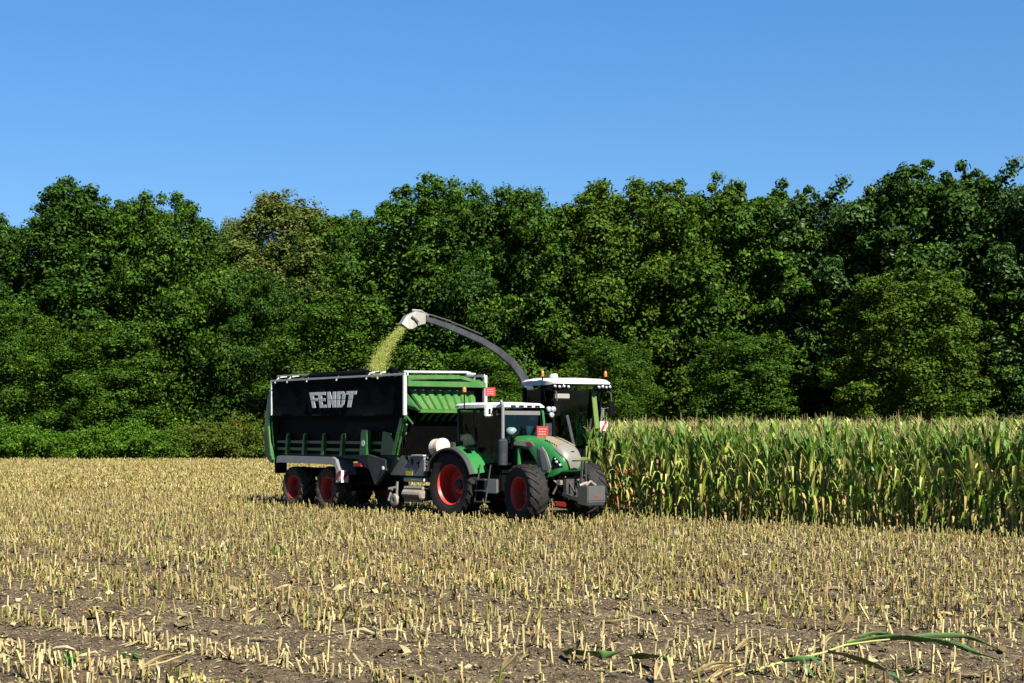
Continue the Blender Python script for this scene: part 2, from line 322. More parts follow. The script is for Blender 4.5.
def make_stub(seed, fine=True):
    r = random.Random(seed); q = QB(); h = r.uniform(0.13, 0.27); rad = r.uniform(0.009, 0.015)
    lean = (r.uniform(-.12, .12), r.uniform(-.12, .12))
    q.stalk([(0, 0, -0.03), (lean[0] * h * .5, lean[1] * h * .5, h * .5), (lean[0] * h, lean[1] * h, h)], [rad * 1.15, rad, rad * .95], 4)
    for i in range(4): q.V[8 + i][2] += r.uniform(-0.015, 0.02)
    for k in range(r.randint(2, 5) if fine else 2):      # torn leaf sheaths
        a = r.uniform(0, 6.28); z0 = r.uniform(0.02, h * .85); l = r.uniform(0.05, 0.17); d = np.array([math.cos(a), math.sin(a), 0])
        up = r.uniform(-.2, .7)
        pts = [d * rad + [0, 0, z0], d * (rad + l * .45) + [0, 0, z0 + l * up * .6], d * (rad + l * .8) + [0, 0, max(0.0, z0 + l * (up - .9))]]
        q.add(*strip(pts, [0.010, 0.014, 0.003]))
    return q.arr()
def tile(variants, X, Y, Z, rot, sc, which, lean=None):
    VV = []; QQ = []; off = 0
    for k, (V, Qs) in enumerate(variants):
        sel = np.where(which == k)[0]
        if not len(sel): continue
        c = np.cos(rot[sel])[:, None]; s = np.sin(rot[sel])[:, None]; S = sc[sel][:, None]
        x = (V[None, :, 0] * c - V[None, :, 1] * s) * S; y = (V[None, :, 0] * s + V[None, :, 1] * c) * S; z = V[None, :, 2] * S
        if lean is not None: x = x + z * lean[sel, 0][:, None]; y = y + z * lean[sel, 1][:, None]
        P = np.stack([x + X[sel][:, None], y + Y[sel][:, None], z + Z[sel][:, None]], -1)
        VV.append(P.reshape(-1, 3)); QQ.append((Qs[None] + (np.arange(len(sel)) * len(V))[:, None, None] + off).reshape(-1, 4)); off += len(sel) * len(V)
    return np.concatenate(VV), np.concatenate(QQ)

# where the uncut maize stands
EDGE = np.array([3.55, 44.4])
def maize_rows_start(x, y):
    """signed metres ahead of the harvester's header"""
    return (x - 3.5) * 0.5 + (y - 47.4) * -0.866
def in_maize(x, y): return ((x - EDGE[0]) * PD[0] + (y - EDGE[1]) * PD[1] > -0.3) & (maize_rows_start(x, y) > -3.0) & (y < 108)
# stubs in rows 0.75 m apart
cs = np.arange(5.85, 150, 0.75); PX = []; PY = []
for c0 in cs:
    al = np.arange(-170, 90, 0.085); al = al + rng.uniform(-.04, .04, al.shape); cc = c0 + rng.normal(0, .022, al.shape)
    PX.append(RD[0] * al + PD[0] * cc); PY.append(RD[1] * al + PD[1] * cc)
PX = np.concatenate(PX); PY = np.concatenate(PY)
keep = (PY > 14.2) & (PY < 128) & (np.abs(PX) < PY * 0.335 + 1.5) & ~in_maize(PX, PY)
keep &= rng.random(PX.shape) < np.clip(1 - 0.97 * rut(PX, PY), 0, 1) * (0.8 + 0.2 * vnoise(PX * .6, PY * .6, 9))
keep &= rng.random(PX.shape) < np.clip(1.15 - (PY - 45) / 110, 0.38, 1)
PX = PX[keep]; PY = PY[keep]; n = len(PX)
PZ = ground_z(PX, PY)
order = np.argsort(PY)
front = [i for i in order if abs(PX[i]) < PY[i] * 0.319 and PY[i] > 15.75][:300]
fset = np.zeros(n, bool); fset[front] = True
lean_all = rng.normal(0, .08, (n, 2)); lean_all[rng.random(n) < .13] *= 4
stubs_f = [make_stub(i) for i in range(18)]; stubs_c = [make_stub(100 + i, False) for i in range(12)]
rot = rng.uniform(0, 6.28, n); sc = rng.uniform(.72, 1.12, n); thick = np.clip(PY / 55, 1, 1.9)
nearm = (PY < 62) & ~fset; farm = PY >= 62
V1, Q1 = tile(stubs_f, PX[nearm], PY[nearm], PZ[nearm], rot[nearm], sc[nearm], rng.integers(0, 18, nearm.sum()), lean_all[nearm])
fv = [(V * np.array([2.0, 2.0, 1.0], np.float32), Qs) for V, Qs in stubs_c]
V2, Q2 = tile(fv, PX[farm], PY[farm], PZ[farm], rot[farm], sc[farm] * .95, rng.integers(0, 12, farm.sum()), lean_all[farm])
st = link('maize_stubble', np_mesh('maize_stubble', np.concatenate([V1, V2]), np.concatenate([Q1, Q2 + len(V1)])), M['stub'])
tag(st, 'dense straw coloured maize stubble covering the field', 'stubble', kind='stuff')
stub_me = [np_mesh('stub', V, Qs) for V, Qs in stubs_f]
for m_ in stub_me: m_.materials.append(M['stub'])
for i in front:
    o = link('maize_stub', stub_me[random.randrange(18)]); o.location = (PX[i], PY[i], PZ[i])
    o.rotation_euler = (lean_all[i, 0], lean_all[i, 1], rot[i]); s_ = sc[i] * 1.0; o.scale = (s_, s_, s_)
    tag(o, 'short cut maize stalk standing in the nearest rows along the bottom of the photo', 'stubble stalk', 'cut stalks in the nearest rows')

# litter lying on the soil
def litter(n, dmin, dmax, s0, s1):
    y = np.sqrt(rng.uniform(dmin ** 2, dmax ** 2, n)); x = rng.uniform(-.345, .345, n) * y
    cr_ = np.mod(PD[0] * x + PD[1] * y - 5.85 + .375, .75) - .375      # more of it lies along the rows
    ok = ~in_maize(x, y) & (rng.random(n) < .25 + .75 * np.exp(-(cr_ / .16) ** 2)); x = x[ok]; y = y[ok]; z = ground_z(x, y) + 0.008
    vs = []
    for k in range(14):
        r = random.Random(k + 50); l = r.uniform(.5, 1.6); wd = r.uniform(.06, .22); q = QB()
        pts = [(-l / 2, 0, .0), (-l / 6, r.uniform(-.1, .1), r.uniform(.02, .2)), (l / 6, r.uniform(-.15, .15), r.uniform(.0, .2)), (l / 2, r.uniform(-.3, .3), .02)]
        q.add(*strip(pts, [wd * .6, wd, wd * .9, wd * .2], twist=r.uniform(-1, 1))); vs.append(q.arr())
    m = len(x)
    return tile(vs, x, y, z, rng.uniform(0, 6.28, m), rng.uniform(s0, s1, m), rng.integers(0, 14, m))
a = litter(130000, 14, 38, .02, .10); b = litter(2200, 14, 32, .15, .34); c_ = litter(70000, 34, 85, .06, .15)
V = np.concatenate([a[0], b[0], c_[0]]); Qs = np.concatenate([a[1], b[1] + len(a[0]), c_[1] + len(a[0]) + len(b[0])])
lt = link('crop_litter', np_mesh('crop_litter', V, Qs), M['litter']); tag(lt, 'pale chopped leaf and husk bits scattered over the soil', 'litter', kind='stuff')

# clods of earth
cv = []
for k in range(6):
    mb = MB(); r = random.Random(k); mb.ball((0, 0, .2), 1, 6, .6); V = np.array(mb.v, np.float32) * np.array([r.uniform(.7, 1.3), r.uniform(.7, 1.3), 1]); V += np.array([[r.uniform(-.2, .2) for _ in range(3)] for _ in V])
    Qc = [f for f in mb.f if len(f) == 4]; cv.append((V.astype(np.float32), np.array(Qc, np.int32)))
nc = 9000; y = np.sqrt(rng.uniform(14 ** 2, 36 ** 2, nc)); x = rng.uniform(-.345, .345, nc) * y
ok = rng.random(nc) < (.25 + .75 * rut(x, y)); x = x[ok]; y = y[ok]
V, Qs = tile(cv, x, y, ground_z(x, y), rng.uniform(0, 6.28, len(x)), rng.uniform(.008, .035, len(x)), rng.integers(0, 6, len(x)))
tag(link('soil_clods', np_mesh('soil_clods', V, Qs, True), M['soil']), 'small loose clods of brown earth along the wheel tracks', 'soil clods', kind='stuff')

# ---------------------------------------------------------------- standing maize
def make_maize(seed):
    r = random.Random(seed); H = r.uniform(1.92, 2.2)
    bend = (r.uniform(-.06, .06), r.uniform(-.06, .06))
    def at(z): t = z / H; return np.array([bend[0] * t * t * H, bend[1] * t * t * H, z])
    st_ = QB(); zs = [-.02, .5, 1.0, 1.5, 2.0, H]; st_.stalk([at(z) for z in zs], [.015, .014, .013, .011, .008, .005], 5)
    gl = QB(); dl = QB(); az = r.uniform(0, 6.28); nl = 15
    for k in range(nl):
        z0 = .25 + (H - .35) * k / (nl - 1); a = az + math.pi * k + r.uniform(-.5, .5); d = np.array([math.cos(a), math.sin(a), 0])
        L = r.uniform(.55, .85) * (1 if 2 < k < 11 else .75); dry = z0 < 1.0 and r.random() < .42 or r.random() < .06
        wd = r.uniform(.034, .054) * (.7 if dry else 1)
        if dry: pr = [(0, 0), (.12, .06), (.22, -.10), (.28, -.35), (.30, -.62)]
        elif r.random() < .68 or k >= nl - 3: pr = [(0, 0), (.10, .28), (.20, .54), (.32, .76), (.46, .90)]
        else: pr = [(0, 0), (.13, .26), (.28, .42), (.42, .40), (.56, r.uniform(-.05, .2))]
        side = np.array([-math.sin(a), math.cos(a), 0]); sw = r.uniform(-.12, .12); base = at(z0)
        pts = [base + d * p[0] * L + side * sw * p[0] + np.array([0, 0, max(p[1] * L, .05 - z0)]) for p in pr]
        (dl if dry else gl).add(*strip(pts, [wd * .6, wd, wd * .95, wd * .6, wd * .08], twist=r.uniform(-1.3, 1.3)))
        if not dry: pass
    tp = at(H); ta = QB(); ta.add(*strip([tp, tp + [0.01, 0, .2], tp + [0.02, 0, .44]], [.007, .006, .003], side=(1, 0, 0)))
    for k in range(7):
        a = r.uniform(0, 6.28); d = np.array([math.cos(a), math.sin(a), 0]); z0 = r.uniform(.02, .12); s = r.uniform(.16, .32)
        ta.add(*strip([tp + [0, 0, z0], tp + d * s * .4 + [0, 0, z0 + s * .6], tp + d * s * .8 + [0, 0, z0 + s * r.uniform(.5, 1)]], [.005, .005, .002], side=np.cross(d, (0, 0, 1)) + np.array([0, 0, .5])))
    cb = QB(); a = az + 1.57; d = np.array([math.cos(a), math.sin(a), 0]); z0 = r.uniform(.95, 1.25); b0 = at(z0)
    cb.stalk([b0 + d * .03, b0 + d * .06 + [0, 0, .08], b0 + d * .085 + [0, 0, .18], b0 + d * .10 + [0, 0, .27]], [.012, .03, .027, .006], 6)
    return dict(stalk=st_.arr(), leaves=gl.arr(), dry_leaves=dl.arr() if dl.V else None, tassel=ta.arr(), cob=cb.arr())
MV = [make_maize(i) for i in range(8)]
PM = dict(stalk='stalk', leaves='maize', dry_leaves='maizedry', tassel='tassel', cob='cob')
MMe = []
for v in MV:
    dd = {}
    for k, av in v.items():
        if av is None: continue
        me = np_mesh('maize_' + k, av[0], av[1], k != 'tassel'); me.materials.append(M[PM[k]]); dd[k] = me
    MMe.append(dd)
sp = []
for row in range(0, 44):
    al = np.arange(-60, 40, .135 if row < 8 else .17); al = al + rng.uniform(-.03, .03, al.shape)
    cc = row * .75 + rng.normal(0, .03, al.shape)
    sp.append(np.stack([EDGE[0] + RD[0] * al + PD[0] * cc, EDGE[1] + RD[1] * al + PD[1] * cc, np.full(al.shape, row)], -1))
sp = np.concatenate(sp); x = sp[:, 0]; y = sp[:, 1]
hx = x - 3.5; hy = y - 47.4; lat = hx * .866 + hy * .5
start = maize_rows_start(x, y)
k = (x < y * .32 + 2.5) & (y > 30) & ((start > np.where((lat > -2.5) & (lat < 3.5), .75, .15)) | (sp[:, 2] > 6) & ((start > .75) | (lat > 3.4))) & (x > .5) & (x > y * .031)
sp = sp[k]; order = np.argsort(sp[:, 2] * 1000 + sp[:, 1])
inview = [i for i in order if abs(sp[i, 0]) < sp[i, 1] * .32]
frontm = set(inview[:300])
for i in frontm:
    r_ = random.Random(int(i)); v = MMe[r_.randrange(8)]; s = r_.uniform(.83, 1.14)
    e = empty('maize_plant', (sp[i, 0], sp[i, 1], float(ground_z(sp[i, 0:1], sp[i, 1:2])[0])), r_.uniform(0, 6.28), 'tall leafy maize plant with a tan tassel in the front rows of the uncut crop', 'maize plant', 'maize plants in the front rows of the uncut crop')
    e.scale = (s, s, s); e.rotation_euler[0] = r_.uniform(-.06, .06); e.rotation_euler[1] = r_.uniform(-.06, .06)
    for kk, me in v.items(): link(kk, me, None, e)
rest = np.array([i for i in range(len(sp)) if i not in frontm]); X = sp[rest, 0]; Y = sp[rest, 1]; nr = len(rest)
rt = rng.uniform(0, 6.28, nr); ss = rng.uniform(.80, 1.16, nr) * np.where(sp[rest, 2] > 3, 1.0, 1.0); wh = rng.integers(0, 8, nr); ln = rng.normal(0, .04, (nr, 2))
VV = []; QQ = []; MI = []; off = 0
keys = ['stalk', 'leaves', 'dry_leaves', 'tassel', 'cob']
for mi, kk in enumerate(keys):
    vs = [v[kk] if v[kk] is not None else v['cob'] for v in MV]
    V, Qs = tile(vs, X, Y, np.zeros(nr), rt, ss, wh, ln); VV.append(V); QQ.append(Qs + off); off += len(V); MI.append(np.full(len(Qs), mi, np.int32))
me = np_mesh('standing_maize', np.concatenate(VV), np.concatenate(QQ))
for kk in keys: me.materials.append(M[PM[kk]])
me.polygons.foreach_set('material_index', np.concatenate(MI))
tag(link('standing_maize', me), 'uncut block of maize filling the right of the field behind its front rows', 'maize crop', kind='stuff')

# ---------------------------------------------------------------- trees
def leaf_quads(C, Nn, size, r):
    """one bent diamond per leaf clump"""
    n = len(C); t = r.normal(size=(n, 3)); a = np.cross(Nn, t); a /= np.linalg.norm(a, axis=1)[:, None] + 1e-9; b = np.cross(Nn, a)
    s = size[:, None]; asp = r.uniform(.55, .9, (n, 1))
    V = np.stack([C - a * s, C + b * s * asp * .8 + Nn * s * .18, C + a * s, C - b * s * asp * .8 + Nn * s * .18], 1)
    return V.reshape(-1, 3), np.arange(n * 4, dtype=np.int32).reshape(-1, 4)
def make_crown(seed, H, W, base, nclump, per, leaf, shape='oval', cl=(1.0, 1.9), flat=.8):
    r = np.random.default_rng(seed); C = []; N = []; ph = r.uniform(0, 6.28, 4)
    def env(t, a):
        if shape == 'oval': e = np.sin(math.pi * np.clip(t * .80 + .12, 0, 1)) ** .42
        elif shape == 'cone': e = (1 - t) ** .45 * (.55 + .45 * np.clip(t * 6, 0, 1)) + .08
        elif shape == 'birch': e = np.sin(math.pi * np.clip(t * .75 + .2, 0, 1)) ** .8
        else: e = np.clip(t * 5 + .55, 0, 1) * np.sqrt(np.clip(1.06 - t ** 4.2, 0, 1))
        return e * W / 2 * (1 + .13 * np.sin(2 * a + ph[0] + 3 * t) + .10 * np.sin(5 * a + ph[1] + 9 * t))
    m = 0; nb = max(10, nclump // 6); boughs = []
    for q in range(nb):       # boughs spread round the crown, with dark gaps between them
        t = ((q + r.uniform(0, 1)) / nb) ** .78; a = q * 2.4 + r.uniform(-.4, .4); e = env(t, a); rb = cl[1] * r.uniform(.75, 1.1) * (1 if t < .85 else .7)
        rad = max(e * .25, e - rb * .75) * r.uniform(.75, 1); boughs.append((np.array([rad * math.cos(a), rad * math.sin(a), base + t * (H - base - rb * 1.2)]), rb))
    while m < nclump:
        bc, rb = boughs[m % nb]; rc = r.uniform(cl[0], cl[1]) * .72
        dv = r.normal(size=3); dv[:2] += bc[:2] / (np.linalg.norm(bc[:2]) + .5) * 1.1; dv[2] += .35; dv /= np.linalg.norm(dv)
        c = bc + dv * rb * r.uniform(.55, 1.0); c[2] = max(c[2], base + rc * .5)
        k = int(per * (rc / cl[1]) ** 2); d = r.normal(size=(k, 3)); d /= np.linalg.norm(d, axis=1)[:, None]
        d[:, 2] = np.where(d[:, 2] < -.5, -d[:, 2] * .6, d[:, 2]); rr = rc * (1 - .45 * r.random((k, 1)) ** 2) * (1 + .22 * np.sin(d[:, :1] * 7 + m) * np.cos(d[:, 1:2] * 6 + m * 2))
        C.append(c + d * rr * np.array([1, 1, flat])); nn = d + r.normal(0, .42, (k, 3)) + np.array([0, 0, .15]); N.append(nn / np.linalg.norm(nn, axis=1)[:, None]); m += 1
    # dark inside filled with sparse leaves
    k = nclump * per // 5; t = r.uniform(0.02, .95, k); a = r.uniform(0, 6.28, k); e = env(t, a) * r.uniform(0, .8, k)
    C.append(np.stack([e * np.cos(a), e * np.sin(a), base + t * (H - base)], -1)); nn = r.normal(size=(k, 3)); N.append(nn / np.linalg.norm(nn, axis=1)[:, None])
    for q in range(nclump // 2):      # small sprays that break up the outline
        t = r.uniform(.35, 1) if q % 3 else r.uniform(.85, 1); a = r.uniform(0, 6.28); e = env(t, a) * r.uniform(.8, 1.06); rc = r.uniform(.3, .75)
        c = np.array([e * math.cos(a), e * math.sin(a), base + t * (H - base) + r.uniform(-.3, .5)]); k = int(per * .13)
        d = r.normal(size=(k, 3)); d /= np.linalg.norm(d, axis=1)[:, None]; C.append(c + d * rc * r.uniform(.3, 1, (k, 1)) * np.array([1, 1, .95])); nn = d + r.normal(0, .4, (k, 3)); N.append(nn / np.linalg.norm(nn, axis=1)[:, None])
    C = np.concatenate(C); N = np.concatenate(N); return leaf_quads(C, N, r.uniform(.6, 1.35, len(C)) * leaf, r)
def make_trunk(seed, H, rad, nb=7):
    r = random.Random(seed); mb = MB(); pts = [(0, 0, -.3)] + [(r.uniform(-.25, .25) * k / 3, r.uniform(-.25, .25) * k / 3, H * .8 * k / 6) for k in range(1, 7)]
    mb.tube(pts, [rad * 1.3, rad, rad * .85, rad * .7, rad * .5, rad * .3, rad * .12], 8)
    for k in range(nb):
        i = r.randint(1, 4); p = Vector(pts[i]); a = r.uniform(0, 6.28); l = H * r.uniform(.08, .13); d = Vector((math.cos(a), math.sin(a), 0))
        mb.tube([p, p + d * l * .4 + Vector((0, 0, l * .3)), p + d * l * .8 + Vector((0, 0, l * .8))], [rad * .4, rad * .25, rad * .08], 6)
    me = bpy.data.meshes.new('trunk'); me.from_pydata(mb.v, [], mb.f); me.shade_smooth(); return me
# variants: height 20 m reference
CR = {}
for nm, args in dict(
    oakA=(1, 20, 11.5, .6, 150, 900, .13, 'dome', (1.0, 2.0), .95), oakB=(2, 20, 12.5, .5, 156, 900, .13, 'oval', (1.0, 2.1), .95),
    oakC=(3, 20, 10.5, .6, 150, 860, .125, 'dome', (.9, 1.8), 1.0), ash=(4, 20, 10.0, .8, 150, 800, .125, 'cone', (.8, 1.7), 1.05),
    oakD=(5, 20, 13.5, .4, 168, 900, .13, 'dome', (1.0, 2.2), .95), lime=(6, 20, 12.5, .8, 198, 640, .155, 'oval', (.8, 1.7), .85),
    limeB=(8, 20, 13.5, 1.2, 204, 640, .155, 'dome', (.8, 1.7), .85), birch=(7, 20, 9.0, 2, 240, 420, .095, 'birch', (.6, 1.2), 1.3)).items():
    V, Qs = make_crown(*args); CR[nm] = np_mesh('crown_' + nm, V, Qs); CR[nm].materials.append(LEAF['mid'])
TR = [make_trunk(i, 20, .34) for i in range(3)]
def tree(px, depth, top, kind, leaf, label, wide=1.0, bark='bark', name='broadleaf_tree', group='trees of the wood edge'):
    depth += 5 if px < 420 else 2
    H = EYE + (HY - top) / F * depth; s = H / (20.7 if kind != 'birch' else 20.4); r = random.Random(int(px * 7 + depth))
    e = empty(name, ((px - CX) / F * depth, depth, 0), 0, label, 'tree', group); e.scale = (s * wide * 1.12, s * wide * 1.12, s)
    a = r.uniform(0, 6.28); e.rotation_euler[2] = a
    c = link('crown', CR[kind], None, e); c.material_slots[0].link = 'OBJECT'; c.material_slots[0].material = LEAF[leaf]
    t = link('trunk', TR[r.randrange(3)], None, e)
    if not TR[0].materials:
        for q in TR: q.materials.append(M['bark'])
    t.material_slots[0].link = 'OBJECT'; t.material_slots[0].material = M[bark]
    return e
T = [
 (-52, 134, 200, 'oakD', 'dark', 'dark green tree cut off by the left edge of the photo', 1.05),
 (12, 138, 209, 'oakB', 'dark', 'dark broad tree at the far left edge, lower than the pointed tree beside it', 1.0),
 (72, 132, 178, 'ash', 'dark', 'tall tree with a pointed top, highest of the left group', 1.15),
 (120, 135, 195, 'oakC', 'dark', 'rounded tree right of the pointed one in the left group', 1.0),
 (163, 131, 192, 'oakA', 'mid', 'tree with several upright tufts on top, right end of the tall left group', .95),
 (208, 142, 226, 'oakB', 'dark', 'low dark tree in the dip of the skyline on the left', 1.0),
 (236, 146, 220, 'birch', 'olive', 'small brownish tree peeping out left of the olive one', .8),
 (282, 140, 192, 'birch', 'olive', 'olive yellow tree standing out in colour above its green neighbours', 1.35),
 (262, 130, 268, 'oakD', 'dark', 'lower dense tree in front of the olive yellow one, behind the back of the wagon', .95),
 (335, 141, 208, 'oakC', 'yellow', 'bright green tree top right behind the olive yellow tree', .95),
 (378, 138, 207, 'oakB', 'mid', 'green tree left of the taller one above the discharge spout', .95),
 (340, 126, 290, 'oakA', 'mid', 'low leafy tree directly behind the chaff stream and wagon', 1.35),
 (436, 131, 177, 'oakA', 'mid', 'tall crown rising highest just left of the middle of the photo', 1.05),
 (492, 129, 186, 'oakD', 'dark', 'dark broad tree above the curved harvester spout', .9),
 (556, 127, 187, 'oakB', 'mid', 'broad tree above the white harvester roof', 1.0),
 (618, 124, 179, 'oakA', 'yellow', 'light green dome shaped tree right of the harvester', 1.05),
 (690, 122, 175, 'oakD', 'yellow', 'yellow green tree in the right half, with a small dip to its right', .95),
 (758, 120, 181, 'limeB', 'mid', 'wide rounded tree left of the notch in the right skyline', 1.0),
 (842, 117, 183, 'lime', 'blue', 'bluish green tree with layered foliage right of the skyline notch', 1.05),
 (932, 113, 161, 'limeB', 'dark', 'highest dark crown of the whole tree line, upper right', 1.0),
 (905, 103, 268, 'lime', 'yellow', 'lower yellow tinged tree standing before the highest dark crown', 1.25),
 (1012, 111, 166, 'lime', 'blue', 'tall tree at the right edge of the photo', 1.05),
 (1085, 109, 172, 'limeB', 'mid', 'tree cut off by the right edge, only a strip of its foliage showing', 1.0),
 (480, 116, 345, 'oakC', 'mid', 'small low tree behind the spout and the tractor cab', 1.7),
 (610, 112, 335, 'oakB', 'mid', 'small leafy tree at the wood edge right behind the harvester roof', 1.3),
 (745, 108, 330, 'lime', 'mid', 'low layered tree above the middle of the standing maize', 1.4),
 (100, 127, 320, 'oakB', 'mid', 'low round tree at the foot of the pointed tall one', 1.5),
 (10, 127, 300, 'oakD', 'mid', 'low leafy tree at the left edge above the shrubs', 1.2),
]
for (px, d, top, kd, lf, lab, wd) in T:
    tree(px, d, top, kd, lf, lab, wd, 'birchbark' if kd == 'birch' else 'bark', 'birch_tree' if kd == 'birch' else 'broadleaf_tree')
# the wood behind the first trees, read as one mass
def slab(n, seed, x0, x1, d0, d1, h0, h1, leaf):
    r = np.random.default_rng(seed); x = r.uniform(x0, x1, n); y = d0 + (x1 - x) / (x1 - x0) * (d1 - d0) + r.uniform(0, 7, n)
    top = (h0 + (h1 - h0) * vnoise(x * .25, y * .2, seed)) * (1 - .12 * np.exp(-((x + 27) / 5) ** 2)) * (1 - .10 * np.clip((x - 5) / 40, 0, 1)); z = top * r.random(n) ** .8
    nn = r.normal(size=(n, 3)); nn[:, 1] -= .8; nn /= np.linalg.norm(nn, axis=1)[:, None]
    return leaf_quads(np.stack([x, y, z], -1), nn, r.uniform(.6, 1.4, n) * leaf, r)
V, Qs = slab(200000, 3, -62, 52, 124, 152, 15.5, 20.5, .30)
tag(link('woodland', np_mesh('woodland', V, Qs), LEAF['dark']), 'dense dark wood filling the gaps behind the first trees', 'wood', kind='stuff')

# shrubs at the left foot of the wood
SV = []
for i in range(4):
    V, Qs = make_crown(30 + i, 3.4, 6.5, .1, 34, 330, .12, 'dome', (.5, 1.05)); m_ = np_mesh('shrub_foliage', V, Qs); m_.materials.append(LEAF['shrub']); SV.append(m_)
SL = [
 (-10, 421, 'shrub', 'bushy green shrub at the left edge of the photo, first of the low hedge'),
 (26, 424, 'shrub', 'light green shrub, second from the left edge at the foot of the wood'),
 (62, 432, 'shrub', 'low shrub below the pointed tall tree, in a dip of the hedge'),
 (98, 428, 'shrub', 'rounded green shrub just right of the pointed tall tree'),
 (132, 425, 'shrub', 'fresh green shrub, halfway between the left edge and the wagon'),
 (165, 429, 'shrub', 'green shrub below the tufted tree'),
 (196, 424, 'rust', 'green shrub with first brown leaves below the skyline dip'),
 (226, 421, 'rust', 'taller rusty brown tinged shrub left of the wagon'),
 (256, 420, 'rust', 'brownish green shrub half hidden by the back of the wagon')]
for i, (px, top, lf, lab) in enumerate(SL):
    d = 125 + (i * 37 % 5) * .5; H = EYE + (HY - top) / F * d; e = empty('shrub', ((px - CX) / F * d, d, 0), i * 1.3, lab, 'shrub', 'shrubs at the foot of the wood')
    s = H / 3.4; e.scale = (max(s, .85), max(s, .85), s); c = link('foliage', SV[i % 4], None, e); c.material_slots[0].link = 'OBJECT'; c.material_slots[0].material = LEAF[lf]
    mb = MB()
    for k in range(5):
        a = k * 1.26; mb.tube([(0, 0, -.1), (math.cos(a) * .4, math.sin(a) * .4, 1.0), (math.cos(a) * 1.1, math.sin(a) * 1.1, 2.3)], [.06, .04, .015], 5)
    mb.build('stem', M['bark'], e)
# ---------------------------------------------------------------- wheels shared by the machines
def tyre_mb(Rr, rim, wd, lugs, lh=0.035, pitch=0.30):
    h = wd / 2; mb = MB()
    mb.lathe([(rim, -h * .80), (rim + (Rr - rim) * .35, -h * .98), (Rr - .14 * (Rr - rim) - lh, -h * .97), (Rr - lh, -h * .78), (Rr - lh * .7, 0), (Rr - lh, h * .78), (Rr - .14 * (Rr - rim) - lh, h * .97), (rim + (Rr - rim) * .35, h * .98), (rim, h * .80)], 48)
    for i in range(lugs):
        for sgn in (-1, 1):
            p0 = 2 * math.pi * (i + (0.5 if sgn > 0 else 0)) / lugs; pts = []
            for (yy, ph, r0, r1) in ((0.02, 0, Rr - lh * 1.4, Rr), (h * .55, pitch * .55, Rr - lh * 1.4, Rr), (h * .96, pitch, Rr - lh * 2.0, Rr - lh * .6), (h * 1.01, pitch * 1.08, Rr - lh * 3.6, Rr - lh * 3.2)):
                pts.append((yy, p0 + ph, r0, r1))
            ring = []
            dt = 0.042 * (0.93 / Rr)
            for yy, ph, r0, r1 in pts:
                ring.append([(r0 * math.cos(ph - dt), yy * sgn, r0 * math.sin(ph - dt)), (r0 * math.cos(ph + dt), yy * sgn, r0 * math.sin(ph + dt)), (r1 * math.cos(ph + dt * .7), yy * sgn, r1 * math.sin(ph + dt * .7)), (r1 * math.cos(ph - dt * .7), yy * sgn, r1 * math.sin(ph - dt * .7))])
            mb.loft(ring)
    return mb
def rim_mb(rim, wd, depth):
    """red rim, its outer face towards -y, the disc set back by depth"""
    h = wd / 2; mb = MB(); e = -h * .80
    mb.lathe([(rim + .02, e), (rim - .01, e - .012), (rim - .035, e + .03), (rim - .06, e + .10), (rim - .075, e + depth), (rim * .62, e + depth + .015), (rim * .46, e + depth - .05), (.01, e + depth - .05), (.01, e + depth + .02), (rim * .5, e + depth + .04), (rim - .05, e + depth + .05), (rim - .03, h * .7), (rim + .02, h * .8)], 48)
    for k in range(8):
        a = 2 * math.pi * k / 8; c = (rim * .36 * math.cos(a), e + depth - .05, rim * .36 * math.sin(a))
        mb.lathe([(.0001, -.02), (.014, -.02), (.014, .0), (.0001, .0)], 6, c)
    return mb
def hub_mb(r, y0, y1):
    return MB().lathe([(.0001, y0), (r * .7, y0), (r, y0 + .03), (r, y1), (.0001, y1)], 20)
def wheel_set(Rr, rim, wd, depth, lugs, tm, label=None, pitch=.30, rimm='red'):
    return dict(rim=(rim_mb(rim, wd, depth), rimm), tyre=(tyre_mb(Rr, rim, wd, lugs, pitch=pitch), tm), hub=(hub_mb(rim * .26, -wd * .4 + depth - .15, -wd * .4 + depth), 'dgrey'))
WC = {}
def wheel(parent, name, key, spec, loc, rz=0.0, flip=False):
    """wheel = rim mesh, with tyre and hub as its own pieces"""
    if key not in WC:
        d = wheel_set(*spec[:-1], rimm=spec[-1]) if isinstance(spec[-1], str) and spec[-1] in ('red', 'lgrey') else wheel_set(*spec)
        WC[key] = {k: (mb, m) for k, (mb, m) in d.items()}; WC[key]['me'] = {}
        for k, (mb, m) in d.items():
            o = mb.build(k, M[m], None, smooth=35); WC[key]['me'][k] = o.data; bpy.data.objects.remove(o)
    me = WC[key]['me']
    w_ = link(name, me['rim'], None, parent); w_.location = loc; w_.rotation_euler = (0, random.uniform(0, 6), rz + (math.pi if flip else 0))
    link('tyre', me['tyre'], None, w_); link('hub', me['hub'], None, w_)
    return w_

# ---------------------------------------------------------------- tractor
# local axes: x forward from the rear axle, y to the machine's left, z up
TH = math.atan2(-0.743, 0.669)
trac = empty('tractor', (-0.82, 45.24, 0), TH, 'green farm tractor with red wheel rims and a grey front weight, pulling the big wagon', 'tractor')
wheel(trac, 'rear_wheel', 'tr', (.93, .56, .62, .40, 22, 'rubber'), (0, -.95, .92))
wheel(trac, 'rear_wheel', 'tr', None, (0, .95, .92), flip=True)
STEER = R(-13)
wheel(trac, 'front_wheel', 'tf', (.78, .44, .56, .34, 20, 'rubber'), (2.95, -1.05, .77), STEER)
wheel(trac, 'front_wheel', 'tf', None, (2.95, 1.16, .77), STEER, True)
